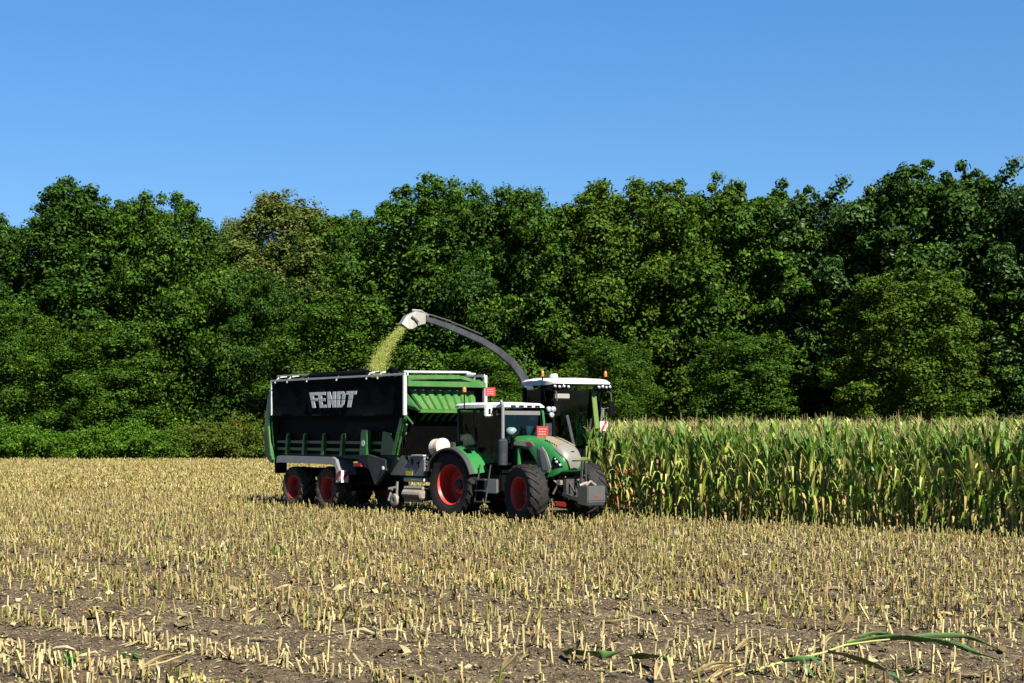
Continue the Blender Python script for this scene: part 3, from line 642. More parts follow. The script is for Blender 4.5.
# chassis: gearbox, engine block, axles
mb = MB(); mb.box(-.55, 1.5, -.32, .32, .65, 1.25); mb.box(1.3, 3.3, -.26, .26, .62, 1.35); mb.box(-.25, .25, -.62, .62, .78, 1.08); mb.box(2.82, 3.08, -.75, .75, .62, .84)
mb.box(3.2, 3.72, -.30, .30, .55, 1.18); mb.box(1.5, 2.5, -.36, .36, 1.0, 1.5)
for s in (-1, 1):
    mb.box(2.86, 3.04, s * .66 - .06, s * .66 + .06, .5, .98); mb.tube([(2.7, s * .3, .7), (2.7, s * .62, .72), (2.95, s * .78, .74)], .035, 6)
    mb.tube([(3.1, s * .25, 1.15), (3.35, s * .36, .9), (3.6, s * .3, .7)], .03, 6); mb.box(3.25, 3.45, s * .27 - .05, s * .27 + .05, .9, 1.25)
mb.build('chassis', M['black'], trac, bevel=.015)
mb = MB(); mb.tube([(3.15, -.34, 1.3), (3.3, -.36, 1.1), (3.5, -.30, .95), (3.72, -.2, 1.0)], .022, 6); mb.tube([(3.3, -.40, .75), (3.55, -.38, 1.1)], .03, 6); mb.tube([(3.5, -.15, 1.2), (3.7, -.05, 1.0), (3.8, .1, 1.15)], .02, 6)
mb.box(3.45, 3.6, -.42, -.30, 1.0, 1.12); mb.build('hydraulic_hose', M['soilmetal'], trac, smooth=50)
# engine side under the hood
mb = MB(); mb.box(1.55, 2.75, -.34, .34, 1.42, 1.98); mb.build('engine_cover', M['dgreen'], trac, bevel=.02)
mb = MB(); mb.tube([(1.95, -.38, 1.45), (1.95, -.38, 1.95)], .07, 12); mb.build('air_pipe', M['green_t'], trac, smooth=40)
mb = MB(); mb.box(2.05, 2.6, -.37, -.33, 1.62, 1.9); mb.box(2.1, 2.6, .33, .37, 1.5, 1.9); mb.build('engine_grille', M['black'], trac)
# hood shell, lofted front to back
def hoodring(x, w_, top, bot, cr):
    return [(x, -w_, bot), (x, -w_ * 1.02, (bot + top) / 2), (x, -w_ * .97, top - cr), (x, -w_ * .80, top - cr * .35), (x, -w_ * .45, top - cr * .05), (x, 0, top), (x, w_ * .45, top - cr * .05), (x, w_ * .80, top - cr * .35), (x, w_ * .97, top - cr), (x, w_ * 1.02, (bot + top) / 2), (x, w_, bot)]
HST = [(1.45, .40, 2.27, 1.99, .14), (1.9, .43, 2.30, 1.97, .15), (2.4, .45, 2.29, 1.93, .17), (2.7, .46, 2.25, 1.62, .19), (2.85, .46, 2.22, 1.30, .2), (3.1, .455, 2.15, 1.18, .22), (3.35, .44, 2.05, 1.22, .24), (3.52, .40, 1.95, 1.30, .25), (3.62, .34, 1.84, 1.38, .22), (3.66, .26, 1.72, 1.45, .16)]
mb = MB(); mb.loft([hoodring(*s) for s in HST]); mb.build('hood', M['green_t'], trac, smooth=50)
# pale centre cover over the nose
def capring(x, w_, top, drop): return [(x, -w_, top - drop), (x, -w_ * .8, top - drop * .35), (x, -w_ * .4, top - .005), (x, 0, top + .004), (x, w_ * .4, top - .005), (x, w_ * .8, top - drop * .35), (x, w_, top - drop)]
mb = MB(); rings = []
for x, w_, t, dr in ((2.60, .05, 2.285, .005), (2.75, .17, 2.275, .02), (2.95, .27, 2.225, .05), (3.15, .33, 2.16, .09), (3.36, .38, 2.08, .13), (3.53, .36, 1.975, .15), (3.645, .30, 1.85, .13), (3.71, .24, 1.72, .10), (3.715, .19, 1.56, .06), (3.69, .12, 1.44, .03)):
    top = capring(x, w_, t, dr); rings.append(top + [(p[0], p[1], p[2] - .03) for p in top[::-1]] if x < 3.6 else top + [(p[0] - .05, p[1], p[2] - .01) for p in top[::-1]])
mb.loft(rings); mb.build('nose_cover', M['nose'], trac, smooth=50)
mb = MB()
for s in (-1, 1):
    for k in range(6):
        x0 = 2.88 + k * .085; mb.hexa([(x0, s * .11, 2.262 - k * .029), (x0 + .06, s * .11, 2.242 - k * .029), (x0 + .08, s * .335, 2.17 - k * .030), (x0 + .02, s * .30, 2.20 - k * .030), (x0, s * .11, 2.275 - k * .029), (x0 + .06, s * .11, 2.255 - k * .029), (x0 + .08, s * .335, 2.195 - k * .030), (x0 + .02, s * .30, 2.222 - k * .030)])
mb.build('nose_grille', M['mesh'], trac)
mb = MB(); mb.box(3.72, 3.735, -.10, .10, 1.63, 1.645); mb.box(3.60, 3.66, -.05, .05, 1.868, 1.885); mb.build('badge', M['black'], trac)
for s in (-1, 1):
    mb = MB(); mb.prism([(2.80, 1.98), (2.96, 2.00), (3.12, 1.84), (3.30, 1.46), (3.24, 1.32), (2.96, 1.32), (2.88, 1.62)], s * .462, s * .482); v = mb.build('side_vent', M['lgrey'], trac)
    mb = MB(); mb.prism([(2.86, 1.93), (2.95, 1.94), (3.08, 1.80), (3.23, 1.46), (3.19, 1.375), (3.00, 1.37), (2.93, 1.62)], s * .483, s * .490); mb.build('vent_mesh', M['mesh'] if False else M['grey'], v)
    mb = MB(); mb.prism([(1.60, 2.16), (2.50, 2.14), (2.66, 2.02), (2.58, 1.985), (1.62, 2.06)], s * .452, s * .464); d = mb.build('side_stripe', M['lgrey'], trac)
    mb = MB(); mb.prism([(2.32, 2.12), (2.48, 2.115), (2.6, 2.02), (2.40, 2.03)], s * .465, s * .470); mb.build('red_mark', M['redplate'], d)
    # headlights on the front corners
    mb = MB(); mb.loft([[(3.36, s * .445, 1.44), (3.30, s * .462, 1.60), (3.38, s * .448, 1.76), (3.52, s * .405, 1.64), (3.60, s * .35, 1.46)], [(3.41, s * .46, 1.45), (3.34, s * .477, 1.60), (3.41, s * .463, 1.74), (3.56, s * .42, 1.63), (3.64, s * .36, 1.47)]])
    h_ = mb.build('headlight', M['black'], trac)
    mb = MB(); mb.ball((3.47, s * .43, 1.60), .045, 10); mb.ball((3.56, s * .39, 1.52), .045, 10); mb.ball((3.43, s * .445, 1.68), .03, 8); mb.build('lamp', M['chrome'], h_, smooth=60)
# rear fenders: green top skin with a grey flared edge
for s in (-1, 1):
    def arc(r, a0, a1, n, cx=0.0, cz=.93): return [(cx + r * math.cos(R(a0 + (a1 - a0) * k / n)), cz + r * math.sin(R(a0 + (a1 - a0) * k / n))) for k in range(n + 1)]
    P0 = arc(1.0, 18, 158, 16); P1 = arc(1.035, 18, 158, 16)
    mb = MB(); mb.loft([[(a[0], s * .60, a[1]), (a[0], s * 1.16, a[1]), (b[0], s * 1.16, b[1]), (b[0] * 1.02, s * .60, b[1] + .05)] for a, b in zip(P0, P1)]); fd = mb.build('rear_fender', M['green_t'], trac, smooth=40)
    mb = MB(); mb.loft([[(a[0], s * 1.16, a[1]), (a[0] * .985, s * 1.32, a[1] - .03), (b[0] * .99, s * 1.325, b[1] - .015), (b[0], s * 1.162, b[1] + .005)] for a, b in zip(P0, P1)]); mb.build('fender_flare', M['dgrey'], fd, smooth=40)
    mb = MB(); mb.box(.42, .66, s * 1.0 - .09, s * 1.0 + .09, 1.86, 1.93); mb.build('fender_lamp', M['black'], fd, bevel=.01)
# cab
mb = MB(); mb.box(-.15, 1.5, -.66, .66, 1.25, 1.50); mb.box(-.35, .2, -.6, .6, 1.5, 1.98)
for s in (-1, 1):
    mb.bar((1.62, s * .62, 1.5), (1.60, s * .76, 3.03), .07, .07); mb.bar((.62, s * .72, 1.45), (.55, s * .79, 3.03), .07, .07)
    mb.bar((1.62, s * .62, 1.5), (.62, s * .72, 1.45), .07, .08); mb.bar((1.58, s * .76, 3.0), (-.15, s * .76, 3.02), .06, .06)
mb.bar((-.30, -.55, 1.9), (-.2, .55, 1.9), .06, .08); mb.bar((1.62, -.62, 1.52), (1.62, .62, 1.52), .06, .08); mb.bar((1.60, -.74, 2.98), (1.60, .74, 2.98), .05, .07)
cab = mb.build('cab_frame', M['black'], trac, bevel=.012)
for s in (-1, 1):
    mb = MB(); mb.bar((-.38, s * .55, 1.95), (-.16, s * .76, 3.03), .08, .08); mb.build('rear_pillar', M['spout'], trac, bevel=.01)
mb = MB(); mb.tube([(1.66, .66, 1.75), (1.71, .72, 2.2), (1.72, .75, 2.65), (1.66, .76, 2.95), (1.55, .70, 3.10)], .035, 6); mb.build('front_pillar', M['green_t'], trac, smooth=50)
mb = MB(); mb.hexa([(1.64, -.60, 1.56), (1.65, -.60, 1.56), (1.65, .60, 1.56), (1.64, .60, 1.56), (1.60, -.73, 2.96), (1.61, -.73, 2.96), (1.61, .73, 2.96), (1.60, .73, 2.96)]); mb.build('windscreen', M['glass'], trac)
for s in (-1, 1):
    mb = MB(); mb.hexa([(.66, s * .72, 1.52), (1.58, s * .625, 1.56), (1.58, s * .635, 1.56), (.66, s * .73, 1.52), (.60, s * .775, 2.98), (1.56, s * .75, 2.98), (1.56, s * .76, 2.98), (.60, s * .785, 2.98)]); mb.build('door_window', M['glass'], trac)
    mb = MB(); mb.hexa([(-.30, s * .58, 1.98), (.58, s * .72, 1.98), (.58, s * .73, 1.98), (-.30, s * .59, 1.98), (-.12, s * .75, 2.98), (.52, s * .775, 2.98), (.52, s * .785, 2.98), (-.12, s * .76, 2.98)]); mb.build('side_window', M['glass'], trac)
mb = MB(); mb.hexa([(-.34, -.52, 1.96), (-.33, -.52, 1.96), (-.33, .52, 1.96), (-.34, .52, 1.96), (-.19, -.70, 2.96), (-.18, -.70, 2.96), (-.18, .70, 2.96), (-.19, .70, 2.96)]); mb.build('rear_window', M['glass'], trac)
rings = []
for x, w_, z0, z1 in ((-.45, .62, 3.07, 3.12), (-.35, .74, 3.06, 3.17), (.2, .80, 3.06, 3.20), (1.2, .82, 3.06, 3.20), (1.62, .80, 3.06, 3.18), (1.75, .74, 3.07, 3.14)):
    rings.append([(x, -w_, z0), (x, -w_, z1 - .05), (x, -w_ * .88, z1), (x, 0, z1 + .02), (x, w_ * .88, z1), (x, w_, z1 - .05), (x, w_, z0)])
rf = MB().loft(rings).build('roof', M['white'], trac, smooth=35)
for k in range(4): MB().box(1.735, 1.765, -.52 + k * .30, -.34 + k * .30, 3.085, 3.125).build('roof_lamp', M['black'], rf)
mb = MB(); mb.box(1.64, 1.66, -.66, .66, 2.86, 2.97); mb.build('sun_visor', M['grey'], trac)
# inside of the cab
mb = MB(); mb.box(.15, .65, -.25, .25, 1.55, 1.78); mb.box(.02, .16, -.26, .26, 1.7, 2.5); mb.box(.35, .75, -.48, -.36, 1.7, 1.92); mb.build('seat', M['seat'], trac, bevel=.04)
mb = MB(); mb.prism([(1.15, 1.5), (1.55, 1.5), (1.52, 2.0), (1.30, 2.16), (1.22, 2.0)], -.18, .18); db = mb.build('dashboard', M['seat'], trac, bevel=.03)
mb = MB(); c0 = Vector((1.12, 0, 2.12)); mb.tube([(1.12 + .19 * math.cos(a) * .5, .2 * math.sin(a), 2.12 + .19 * math.cos(a) * .8) for a in [2 * math.pi * k / 20 for k in range(21)]], .017, 6); mb.tube([(1.3, 0, 2.05), (1.12, 0, 2.12)], .03, 8); mb.build('steering_wheel', M['dgrey'], trac, smooth=50)
# mirrors
for s, nm in ((-1, 'alu'), (1, 'spout')):
    mb = MB(); mb.tube([(1.55, s * .78, 2.9), (1.60, s * 1.05, 2.98), (1.60, s * 1.12, 2.75)], .018, 6); a_ = mb.build('mirror_arm', M['black'], trac)
mb = MB(); mb.hexa([(1.50, .98, 2.25), (1.54, .98, 2.25), (1.54, 1.24, 2.25), (1.50, 1.24, 2.25), (1.50, .98, 2.65), (1.54, .98, 2.65), (1.54, 1.24, 2.65), (1.50, 1.24, 2.65)]); mb.build('mirror', M['spout'], trac, bevel=.02)
mb = MB(); mb.box(1.28, 1.34, -1.08, -.80, 2.80, 3.18); mr = mb.build('mirror', M['white'], trac, bevel=.03)
mb = MB(); mb.box(1.341, 1.350, -.97, -.89, 2.88, 3.03); mb.build('mirror_mark', M['black'], mr)
mb = MB(); mb.tube([(1.48, .78, 2.86), (1.66, .95, 2.90), (1.66, .98, 3.0)], .02, 6); mb.build('lamp_bracket', M['black'], trac)
for (a, b, c) in ((1.70, .96, 3.03), (1.70, 1.13, 3.03), (1.70, 1.06, 2.87)):
    mb = MB(); mb.lathe([(.0001, -.05), (.07, -.03), (.075, .03), (.0001, .04)], 14, (0, 0, 0)); o = mb.build('work_lamp', M['chrome'], trac, smooth=50); o.location = (a, b, c); o.rotation_euler = (0, 0, R(80))
for (a, b, z0, z1) in ((.2, -.86, 3.02, 3.50),):
    mb = MB(); mb.tube([(a, b, z0), (a, b, z1)], .02, 6); bc = mb.build('beacon_post', M['black'], trac)
    mb = MB(); mb.lathe([(.0001, 0), (.055, 0), (.055, .1), (.035, .14), (.0001, .15)], 12); o = mb.build('beacon', M['orange'], bc, smooth=50); o.location = (a, b, z1); o.rotation_euler[0] = R(90)
# exhaust on the right front cab pillar
mb = MB(); mb.tube([(1.74, -.80, 1.5), (1.74, -.80, 2.15)], [.13, .14], 16); mb.tube([(1.74, -.80, 2.15), (1.74, -.80, 2.22)], [.14, .06], 16); ex = mb.build('exhaust', M['spout'], trac, smooth=40)
mb = MB(); mb.tube([(1.74, -.80, 2.2), (1.74, -.80, 3.1), (1.68, -.82, 3.25)], [.05, .05, .05], 10); mb.build('tail_pipe', M['grey'], ex, smooth=40)
mb = MB(); mb.tube([(1.80, -.55, 1.95), (1.95, -.62, 2.25), (2.0, -.45, 2.4)], .06, 8); mb.build('intake_pipe', M['black'], trac, smooth=50)
mb = MB(); mb.ball((1.72, -.47, 2.40), .16, 14, .85); mb.build('teal_dome', M['teal'], trac, smooth=60)  # pale teal dome in front of the windscreen
# steps and side tank between the wheels
mb = MB(); mb.box(.95, 1.85, -1.0, -.45, .62, 1.22); mb.build('fuel_tank', M['black'], trac, bevel=.05)
mb = MB(); mb.box(1.25, 1.80, -1.06, -1.0, .72, 1.12); mb.build('tool_box', M['grey'], trac, bevel=.02)
mb = MB()
for k in range(3): mb.box(1.05, 1.45, -1.22, -.98, .48 + k * .3, .51 + k * .3)
mb.bar((1.03, -1.2, .45), (1.03, -1.0, 1.5), .03, .03); mb.bar((1.47, -1.2, .45), (1.47, -1.0, 1.5), .03, .03); mb.build('steps', M['dgrey'], trac)
# rear: white additive tank, lift arms, hitch
mb = MB(); mb.tube([(-.98, -.95, 1.93), (-.95, -.95, 1.93), (-.60, -.95, 1.95), (-.55, -.95, 1.95)], [.14, .26, .27, .2], 18); tk = mb.build('additive_tank', M['cream'], trac, smooth=50)
mb = MB(); mb.tube([(-.70, -.95, 1.945), (-.72, -.95, 1.945)], [.272, .272], 18); mb.build('tank_strap', M['redplate'], tk)
mb = MB(); mb.box(-1.0, -.55, -.6, .6, 1.55, 1.68); mb.box(-.55, -.42, -.75, -.2, 1.75, 2.1); mb.bar((-.5, -.3, 1.2), (-1.1, -.3, .9), .08, .1); mb.bar((-.5, .3, 1.2), (-1.1, .3, .9), .08, .1); mb.box(-1.15, -.5, -.12, .12, .5, .62)
mb.build('rear_linkage', M['dgrey'], trac, bevel=.01)
# front linkage and weight
mb = MB()
for s in (-1, 1): mb.bar((3.6, s * .33, .75), (4.15, s * .30, .62), .07, .1); mb.bar((3.70, s * .22, 1.10), (4.02, s * .26, .75), .05, .05)
mb.bar((3.7, 0, 1.15), (4.1, 0, 1.25), .05, .05); mb.box(3.62, 3.74, -.34, .34, .6, 1.15); mb.bar((4.05, -.10, .9), (4.05, -.05, 1.62), .05, .06); mb.bar((4.05, .10, .9), (4.05, .05, 1.62), .05, .06); mb.bar((4.03, -.32, 1.64), (4.03, .32, 1.64), .04, .04)
mb.build('front_linkage', M['dgrey'], trac, bevel=.008)
mb = MB(); mb.prism([(4.14, .50), (4.48, .46), (4.54, .56), (4.54, .98), (4.14, .98)], -.33, .33); wg = mb.build('front_weight', M['weight'], trac, bevel=.02)
mb = MB(); mb.box(4.541, 4.547, -.31, .31, .60, .615); mb.build('seam', M['dgrey'], wg); mb = MB(); mb.box(4.541, 4.549, -.08, .10, .70, .73); mb.prismx([(-.05, .73), (.08, .73), (.05, .755), (-.02, .755)], 4.541, 4.549); mb.build('red_badge', M['redplate'], wg)
mb = MB(); mb.tube([(4.2, -.3, .99), (4.25, -.1, 1.06), (4.25, .1, 1.04), (4.2, .28, .99)], .04, 6); mb.tube([(4.32, -.18, .99), (4.3, 0, 1.1), (4.34, .15, .99)], .035, 6); mb.build('weight_chain', M['soilmetal'], wg)
def placard(parent, c, w_, h, nrm_rot, name='warning_plate'):
    mb = MB(); mb.box(-w_ / 2, w_ / 2, -.012, .012, 0, h); o = mb.build(name, M['redplate'], parent); o.location = c; o.rotation_euler = (0, 0, nrm_rot)
    mb = MB(); r = random.Random(3)
    for k in range(3):
        x = -w_ * .36
        while x < w_ * .30:
            l = r.uniform(.05, .1) * w_ / .4; mb.box(x, min(x + l, w_ * .38), -.018, -.0125, h * (.2 + .24 * k), h * (.2 + .24 * k) + h * .10); x += l + .018
    mb.build('white_marks', M['lgrey'], o); return o
placard(trac, (2.50, -.04, 2.26), .37, .29, R(90 - 10))
placard(trac, (1.0, -.60, 3.38), .30, .24, R(75)); MB().tube([(1.0, -.60, 3.2), (1.0, -.60, 3.40)], .02, 6).build('plate_post', M['black'], trac)
# warning boards seen through the cab, behind the left side
pl = placard(trac, (.75, 1.2, 2.70), .36, .22, R(90))
MB().tube([(.72, 1.2, 1.9), (.72, 1.2, 2.9)], .02, 6).build('board_post', M['black'], pl).matrix_parent_inverse = (Matrix.Translation((.75, 1.2, 2.70)) @ Matrix.Rotation(R(90), 4, 'Z')).inverted()
mb = MB(); mb.box(.74, .76, .98, 1.44, 2.14, 2.56); sb = mb.build('striped_board', M['white'], trac)
mb = MB(); mb.prismx([(1.03, 2.145), (1.16, 2.145), (1.40, 2.555), (1.27, 2.555)], .761, .766); mb.prismx([(1.30, 2.145), (1.435, 2.145), (1.435, 2.40)], .761, .766); mb.build('stripe', M['redplate'], sb)

# ---------------------------------------------------------------- forage wagon
wag = empty('forage_wagon', (-1.94, 46.30, 0), math.atan2(-.788, .616), 'long green two axle silage wagon with black side tarpaulin, loaded from the spout', 'wagon')
WS = (.65, .37, .58, .30, 18, 'rubberdirty')
for a in (-4.38, -6.42):
    wheel(wag, 'wheel', 'wg', WS, (a, -1.06, .64)); wheel(wag, 'wheel', 'wg', WS, (a, 1.06, .64), flip=True)
mb = MB(); mb.box(-7.3, .2, -.62, -.45, .95, 1.25); mb.box(-7.3, .2, .45, .62, .95, 1.25)
for a in (-4.38, -6.42): mb.box(a - .07, a + .07, -.95, .95, .56, .72); mb.box(a - .45, a + .45, -.72, -.60, .68, .86); mb.box(a - .45, a + .45, .60, .72, .68, .86)
mb.box(-7.0, -.9, -.44, .44, 1.0, 1.2); mb.bar((.1, -.5, 1.1), (.95, 0, .7), .14, .16); mb.bar((.1, .5, 1.1), (.95, 0, .7), .14, .16); mb.box(-5.2, -4.7, -.9, .9, .85, 1.1)
mb.build('chassis', M['black'], wag, bevel=.01)
# body: floor, walls
mb = MB(); mb.box(-7.6, -.75, -1.15, 1.15, 1.58, 1.70); mb.build('floor', M['dgreen'], wag)
for s in (-1, 1):
    mb = MB(); mb.box(-7.6, -.75, s * 1.15 - .02, s * 1.15 + .02, 1.70, 3.82); wl = mb.build('side_wall', M['black'], wag)
    mb = MB()
    for z in (1.80, 2.02): mb.box(-7.58, -.80, min(s * 1.172, s * 1.235), max(s * 1.172, s * 1.235), z, z + .085)
    mb.box(-7.58, 0, min(s * 1.172, s * 1.30), max(s * 1.172, s * 1.30), 3.78, 3.92); mb.build('side_rail', M['green'], wl, bevel=.008)
    for a in (-6.87, -5.83, -4.68, -3.59):
        mb = MB(); mb.prism([(a - .09, 1.66), (a + .07, 1.66), (a + .12, 2.30), (a + .02, 2.30)], s * 1.238, s * 1.30); mb.box(a - .02, a + .09, min(s * 1.172, s * 1.237), max(s * 1.172, s * 1.237), 1.70, 2.34); mb.build('rib', M['green'], wl, bevel=.008)  # ribs cut short so the black wall stands for shade under the tarpaulin
    mb = MB(); mb.prism([(-2.40, 1.70), (-2.02, 1.70), (-1.98, 2.45), (-2.30, 2.45)], s * 1.25, s * 1.40); bp = mb.build('main_post', M['green'], wl, bevel=.012)
    mb = MB(); mb.lathe([(.0001, 0), (.09, 0), (.09, -.006), (.0001, -.006)], 16, (-2.18, -1.402 if s < 0 else 1.408, 2.05)); mb.build('round_sticker', M['white'], bp)
    mb = MB(); mb.prism([(-1.42, 1.72), (-.55, 1.72), (-.70, 2.10), (-.95, 2.36), (-1.30, 2.40)], s * 1.24, s * 1.30); mb.build('gusset', M['green'], wl, bevel=.01)
    mb = MB(); mb.prism([(-.72, 1.72), (-.58, 1.72), (-.22, 2.55), (-.05, 2.95), (-.22, 2.95), (-.42, 2.5)], s * 1.24, s * 1.38); mb.build('front_post', M['dgreen'] if False else M['green'], wl, bevel=.01)
    # mudguard
    mb = MB(); mb.loft([[(x, s * .78, z), (x, s * 1.38, z), (x, s * 1.41, z - .22), (x, s * 1.37, z - .22), (x, s * 1.34, z - .03), (x, s * .78, z - .03)] for x, z in ((-7.30, 1.60), (-7.1, 1.62), (-3.95, 1.62), (-3.75, 1.55), (-3.55, 1.22), (-3.5, 1.10))]); mg = mb.build('mudguard', M['grey'], wag, bevel=.008)
    mb = MB(); mb.box(-3.50, -3.44, s * 1.25 - .13, s * 1.25 + .13, .86, 1.22); bd = mb.build('striped_plate', M['white'], mg)
    mb = MB(); y0 = s * 1.22
    mb.prismx([(y0 - .09, .90), (y0 - .09, 1.04), (y0 + .05, 1.219), (y0 + .15, 1.219), (y0 + .15, 1.15)], -3.439, -3.434); mb.build('red_stripe', M['redplate'], bd)
    mb = MB(); mb.prism([(-3.70, .86), (-3.40, .86), (-3.40, 1.22), (-3.70, 1.22)], s * 1.385, s * 1.40); b2 = mb.build('striped_plate', M['white'], mg)
    mb = MB(); mb.prism([(-3.70, .90), (-3.70, 1.08), (-3.50, 1.22), (-3.40, 1.22), (-3.40, 1.12)], s * 1.401, s * 1.406); mb.prism([(-3.54, .861), (-3.40, .861), (-3.40, .96)], s * 1.401, s * 1.406); mb.build('red_stripe', M['redplate'], b2)
for y0 in (-1.36, 1.0): MB().box(-7.5, -7.3, y0, y0 + .36, 1.05, 1.55).build('rear_lamp_box', M['black'], wag, bevel=.02)
# tailgate with its curved side frames
mb = MB()
mb.prism([(-7.66, 3.70), (-7.78, 3.50), (-7.98, 2.6), (-8.0, 1.98), (-7.84, 1.56), (-7.80, 1.60), (-7.93, 2.0), (-7.91, 2.6), (-7.72, 3.45)], -1.32, 1.32)
tg = mb.build('tailgate', M['dgreen'], wag)
for s in (-1, 1): MB().prism([(-7.62, 3.75), (-7.80, 3.55), (-8.02, 2.6), (-8.05, 1.95), (-7.86, 1.50), (-7.62, 1.38), (-7.52, 1.48), (-7.60, 1.75), (-7.74, 2.1), (-7.72, 2.6), (-7.62, 3.2)], s * 1.38 - .05, s * 1.38 + .05).build('gate_frame', M['green'], tg, bevel=.01)
mb = MB(); [MB().bar((-7.55, y_, 1.60), (-7.72, y_, 2.55), .05, .09).build('gate_ram', M['lgreen'], tg) for y_ in (-1.46, 1.46)]
# tarpaulin hanging on the side, top frame rails
for s in (-1, 1):
    mb = MB(); rows = []
    zs = [3.98, 3.6, 3.2, 2.98, 2.9, 2.84]; n = 44
    for j, z in enumerate(zs):
        rows.append([(-7.5 + 7.46 * i / n, s * (1.405 + .02 * math.sin(i * 1.1 + j * .8) * (j > 0) + .012 * math.sin(i * .37 + j * 2) + (.035 if j == 4 else 0)), z + (-.05 * i / n if j > 2 else 0)) for i in range(n + 1)])
    rows += [[(p[0], p[1] - s * .012, p[2]) for p in r] for r in rows[::-1]]
    mb.loft([[r[i] for r in rows] for i in range(n + 1)]); tp = mb.build('side_tarpaulin', M['tarp'], wag, smooth=60)
    mb = MB(); mb.bar((-7.56, s * 1.42, 2.90), (-7.56, s * 1.42, 4.0), .07, .05); mb.bar((-7.6, s * 1.42, 4.01), (.04, s * 1.42, 4.03), .06, .06); mb.bar((0.02, s * 1.42, 2.86), (0.02, s * 1.42, 4.0), .11, .07)
    mb.prism([(-.9, 4.06), (.10, 4.08), (.10, 3.98), (-.05, 3.98), (-.06, 4.0), (-.9, 4.01)], s * 1.34, s * 1.38); mb.build('top_frame', M['alu'], wag, bevel=.008)
    if s < 0:
        # FENDT in block letters, wide at the top and narrower below
        bx_ = lambda a, b, c, d: [(a, c), (b, c), (b, d), (a, d)]
        L = {'F': [bx_(0, .42, 0, 1), bx_(.42, .92, .80, 1), bx_(.42, .84, .44, .62)],
             'E': [bx_(0, .42, 0, 1), bx_(.42, .86, .81, 1), bx_(.42, .80, .42, .60), bx_(.42, .86, 0, .19)],
             'N': [bx_(0, .34, 0, 1), bx_(.64, .98, 0, 1), [(.34, 1), (.34, .62), (.64, 0), (.64, .38)]],
             'D': [bx_(0, .38, 0, 1), bx_(.38, .72, .82, 1), bx_(.38, .72, 0, .18), [(.60, .18), (.72, .0), (.95, .2), (.95, .8), (.72, 1), (.60, .82)]],
             'T': [bx_(0, 1, .78, 1), bx_(.29, .71, 0, .78)]}
        mb = MB(); x0, x1, z0, z1 = -5.16, -2.45, 3.12, 3.60; cx = (x0 + x1) / 2; adv = [0, .185, .385, .595, .795]; lw = [.195, .19, .19, .195, .215]
        import bmesh as _b
        for ch, a, wl_ in zip('FENDT', adv, lw):
            for poly in L[ch]:
                for lo, hi in ((0, .475), (.505, 1.0)):
                    # clip polygon to the band so that the slit across the lettering stays open
                    def clip(P, zc, keep_above):
                        out = []
                        for i in range(len(P)):
                            p, q_ = P[i], P[(i + 1) % len(P)]; ip = (p[1] >= zc) == keep_above or p[1] == zc; iq = (q_[1] >= zc) == keep_above or q_[1] == zc
                            if ip: out.append(p)
                            if (p[1] - zc) * (q_[1] - zc) < 0: t = (zc - p[1]) / (q_[1] - p[1]); out.append((p[0] + (q_[0] - p[0]) * t, zc))
                        return out
                    P = clip(clip(poly, lo, True), hi, False)
                    if len(P) < 3: continue
                    pts = []
                    for u, v in P:
                        X = x0 + (x1 - x0) * (a + u * wl_); X = cx + (X - cx) * (.86 + .14 * v); pts.append((X, z0 + (z1 - z0) * v))
                    mb.prism(pts, -1.462, -1.455)
        lt_ = mb.build('lettering', M['white'], tp)
        me_ = lt_.data
# rolled cover lying along the top right rail, with brackets
mb = MB(); mb.tube([(-5.3, -1.30, 4.09), (-2.0, -1.30, 4.11)], .12, 14); mb.tube([(-7.2, -1.22, 4.10), (-.6, -1.22, 4.13)], .022, 6); rl = mb.build('cover_roll', M['tarp'], wag, smooth=50)
mb = MB()
for a in (-7.3, -6.55, -5.35, -3.6, -1.95, -1.35): mb.bar((a, -1.45, 3.93), (a + .12, -1.36, 4.12), .05, .05); mb.bar((a + .12, -1.36, 4.12), (a + .14, -1.1, 4.15), .05, .05)
mb.bar((-7.3, -1.36, 4.16), (-5.3, -1.36, 4.17), .04, .04); mb.bar((-5.3, -1.30, 4.19), (-1.95, -1.30, 4.19), .025, .025); mb.build('cover_bracket', M['alu'], rl, bevel=.005)
mb = MB(); mb.tube([(-1.2, -1.2, 4.14), (-.95, -1.15, 4.22), (-.7, -1.2, 4.12)], .06, 6); mb.build('cover_strap', M['black'], rl)
# front of the hopper
mb = MB(); mb.box(-.02, .12, -1.36, 1.40, 3.68, 3.84); fr = mb.build('front_beam', M['lgreen'], wag, bevel=.012)
mb = MB(); mb.box(.0, .1, 1.36, 1.46, 3.05, 4.05); mb.build('corner_post', M['alu'], wag)
n = 15; rows_t = []; rows_b = []
mb = MB(); y0t, y1t, y0b, y1b = -1.15, 1.28, -.92, 1.05; N_ = 60
def corr(i): return .05 * (1 if (i * n // N_) % 2 else 0)
A = []
for i in range(N_ + 1):
    u = i / N_; ph = (u * 8) % 1; d = .085 if .12 < ph < .7 else 0.0
    A.append(((-.28 + d, y0t + (y1t - y0t) * u, 3.60), (.10 + d, y0b + (y1b - y0b) * u, 3.04), (.07 + d, y0b + (y1b - y0b) * u, 3.02), (-.32 + d, y0t + (y1t - y0t) * u, 3.58)))
mb.loft([list(a) for a in A]); mb.build('front_panel', M['lgreen'], wag)
mb = MB(); mb.box(.06, .2, -1.0, 1.12, 2.93, 3.03); mb.box(-.62, -.48, -1.05, 1.15, 2.30, 2.38); mb.build('cross_beam', M['lgreen'], wag, bevel=.01)
mb = MB()
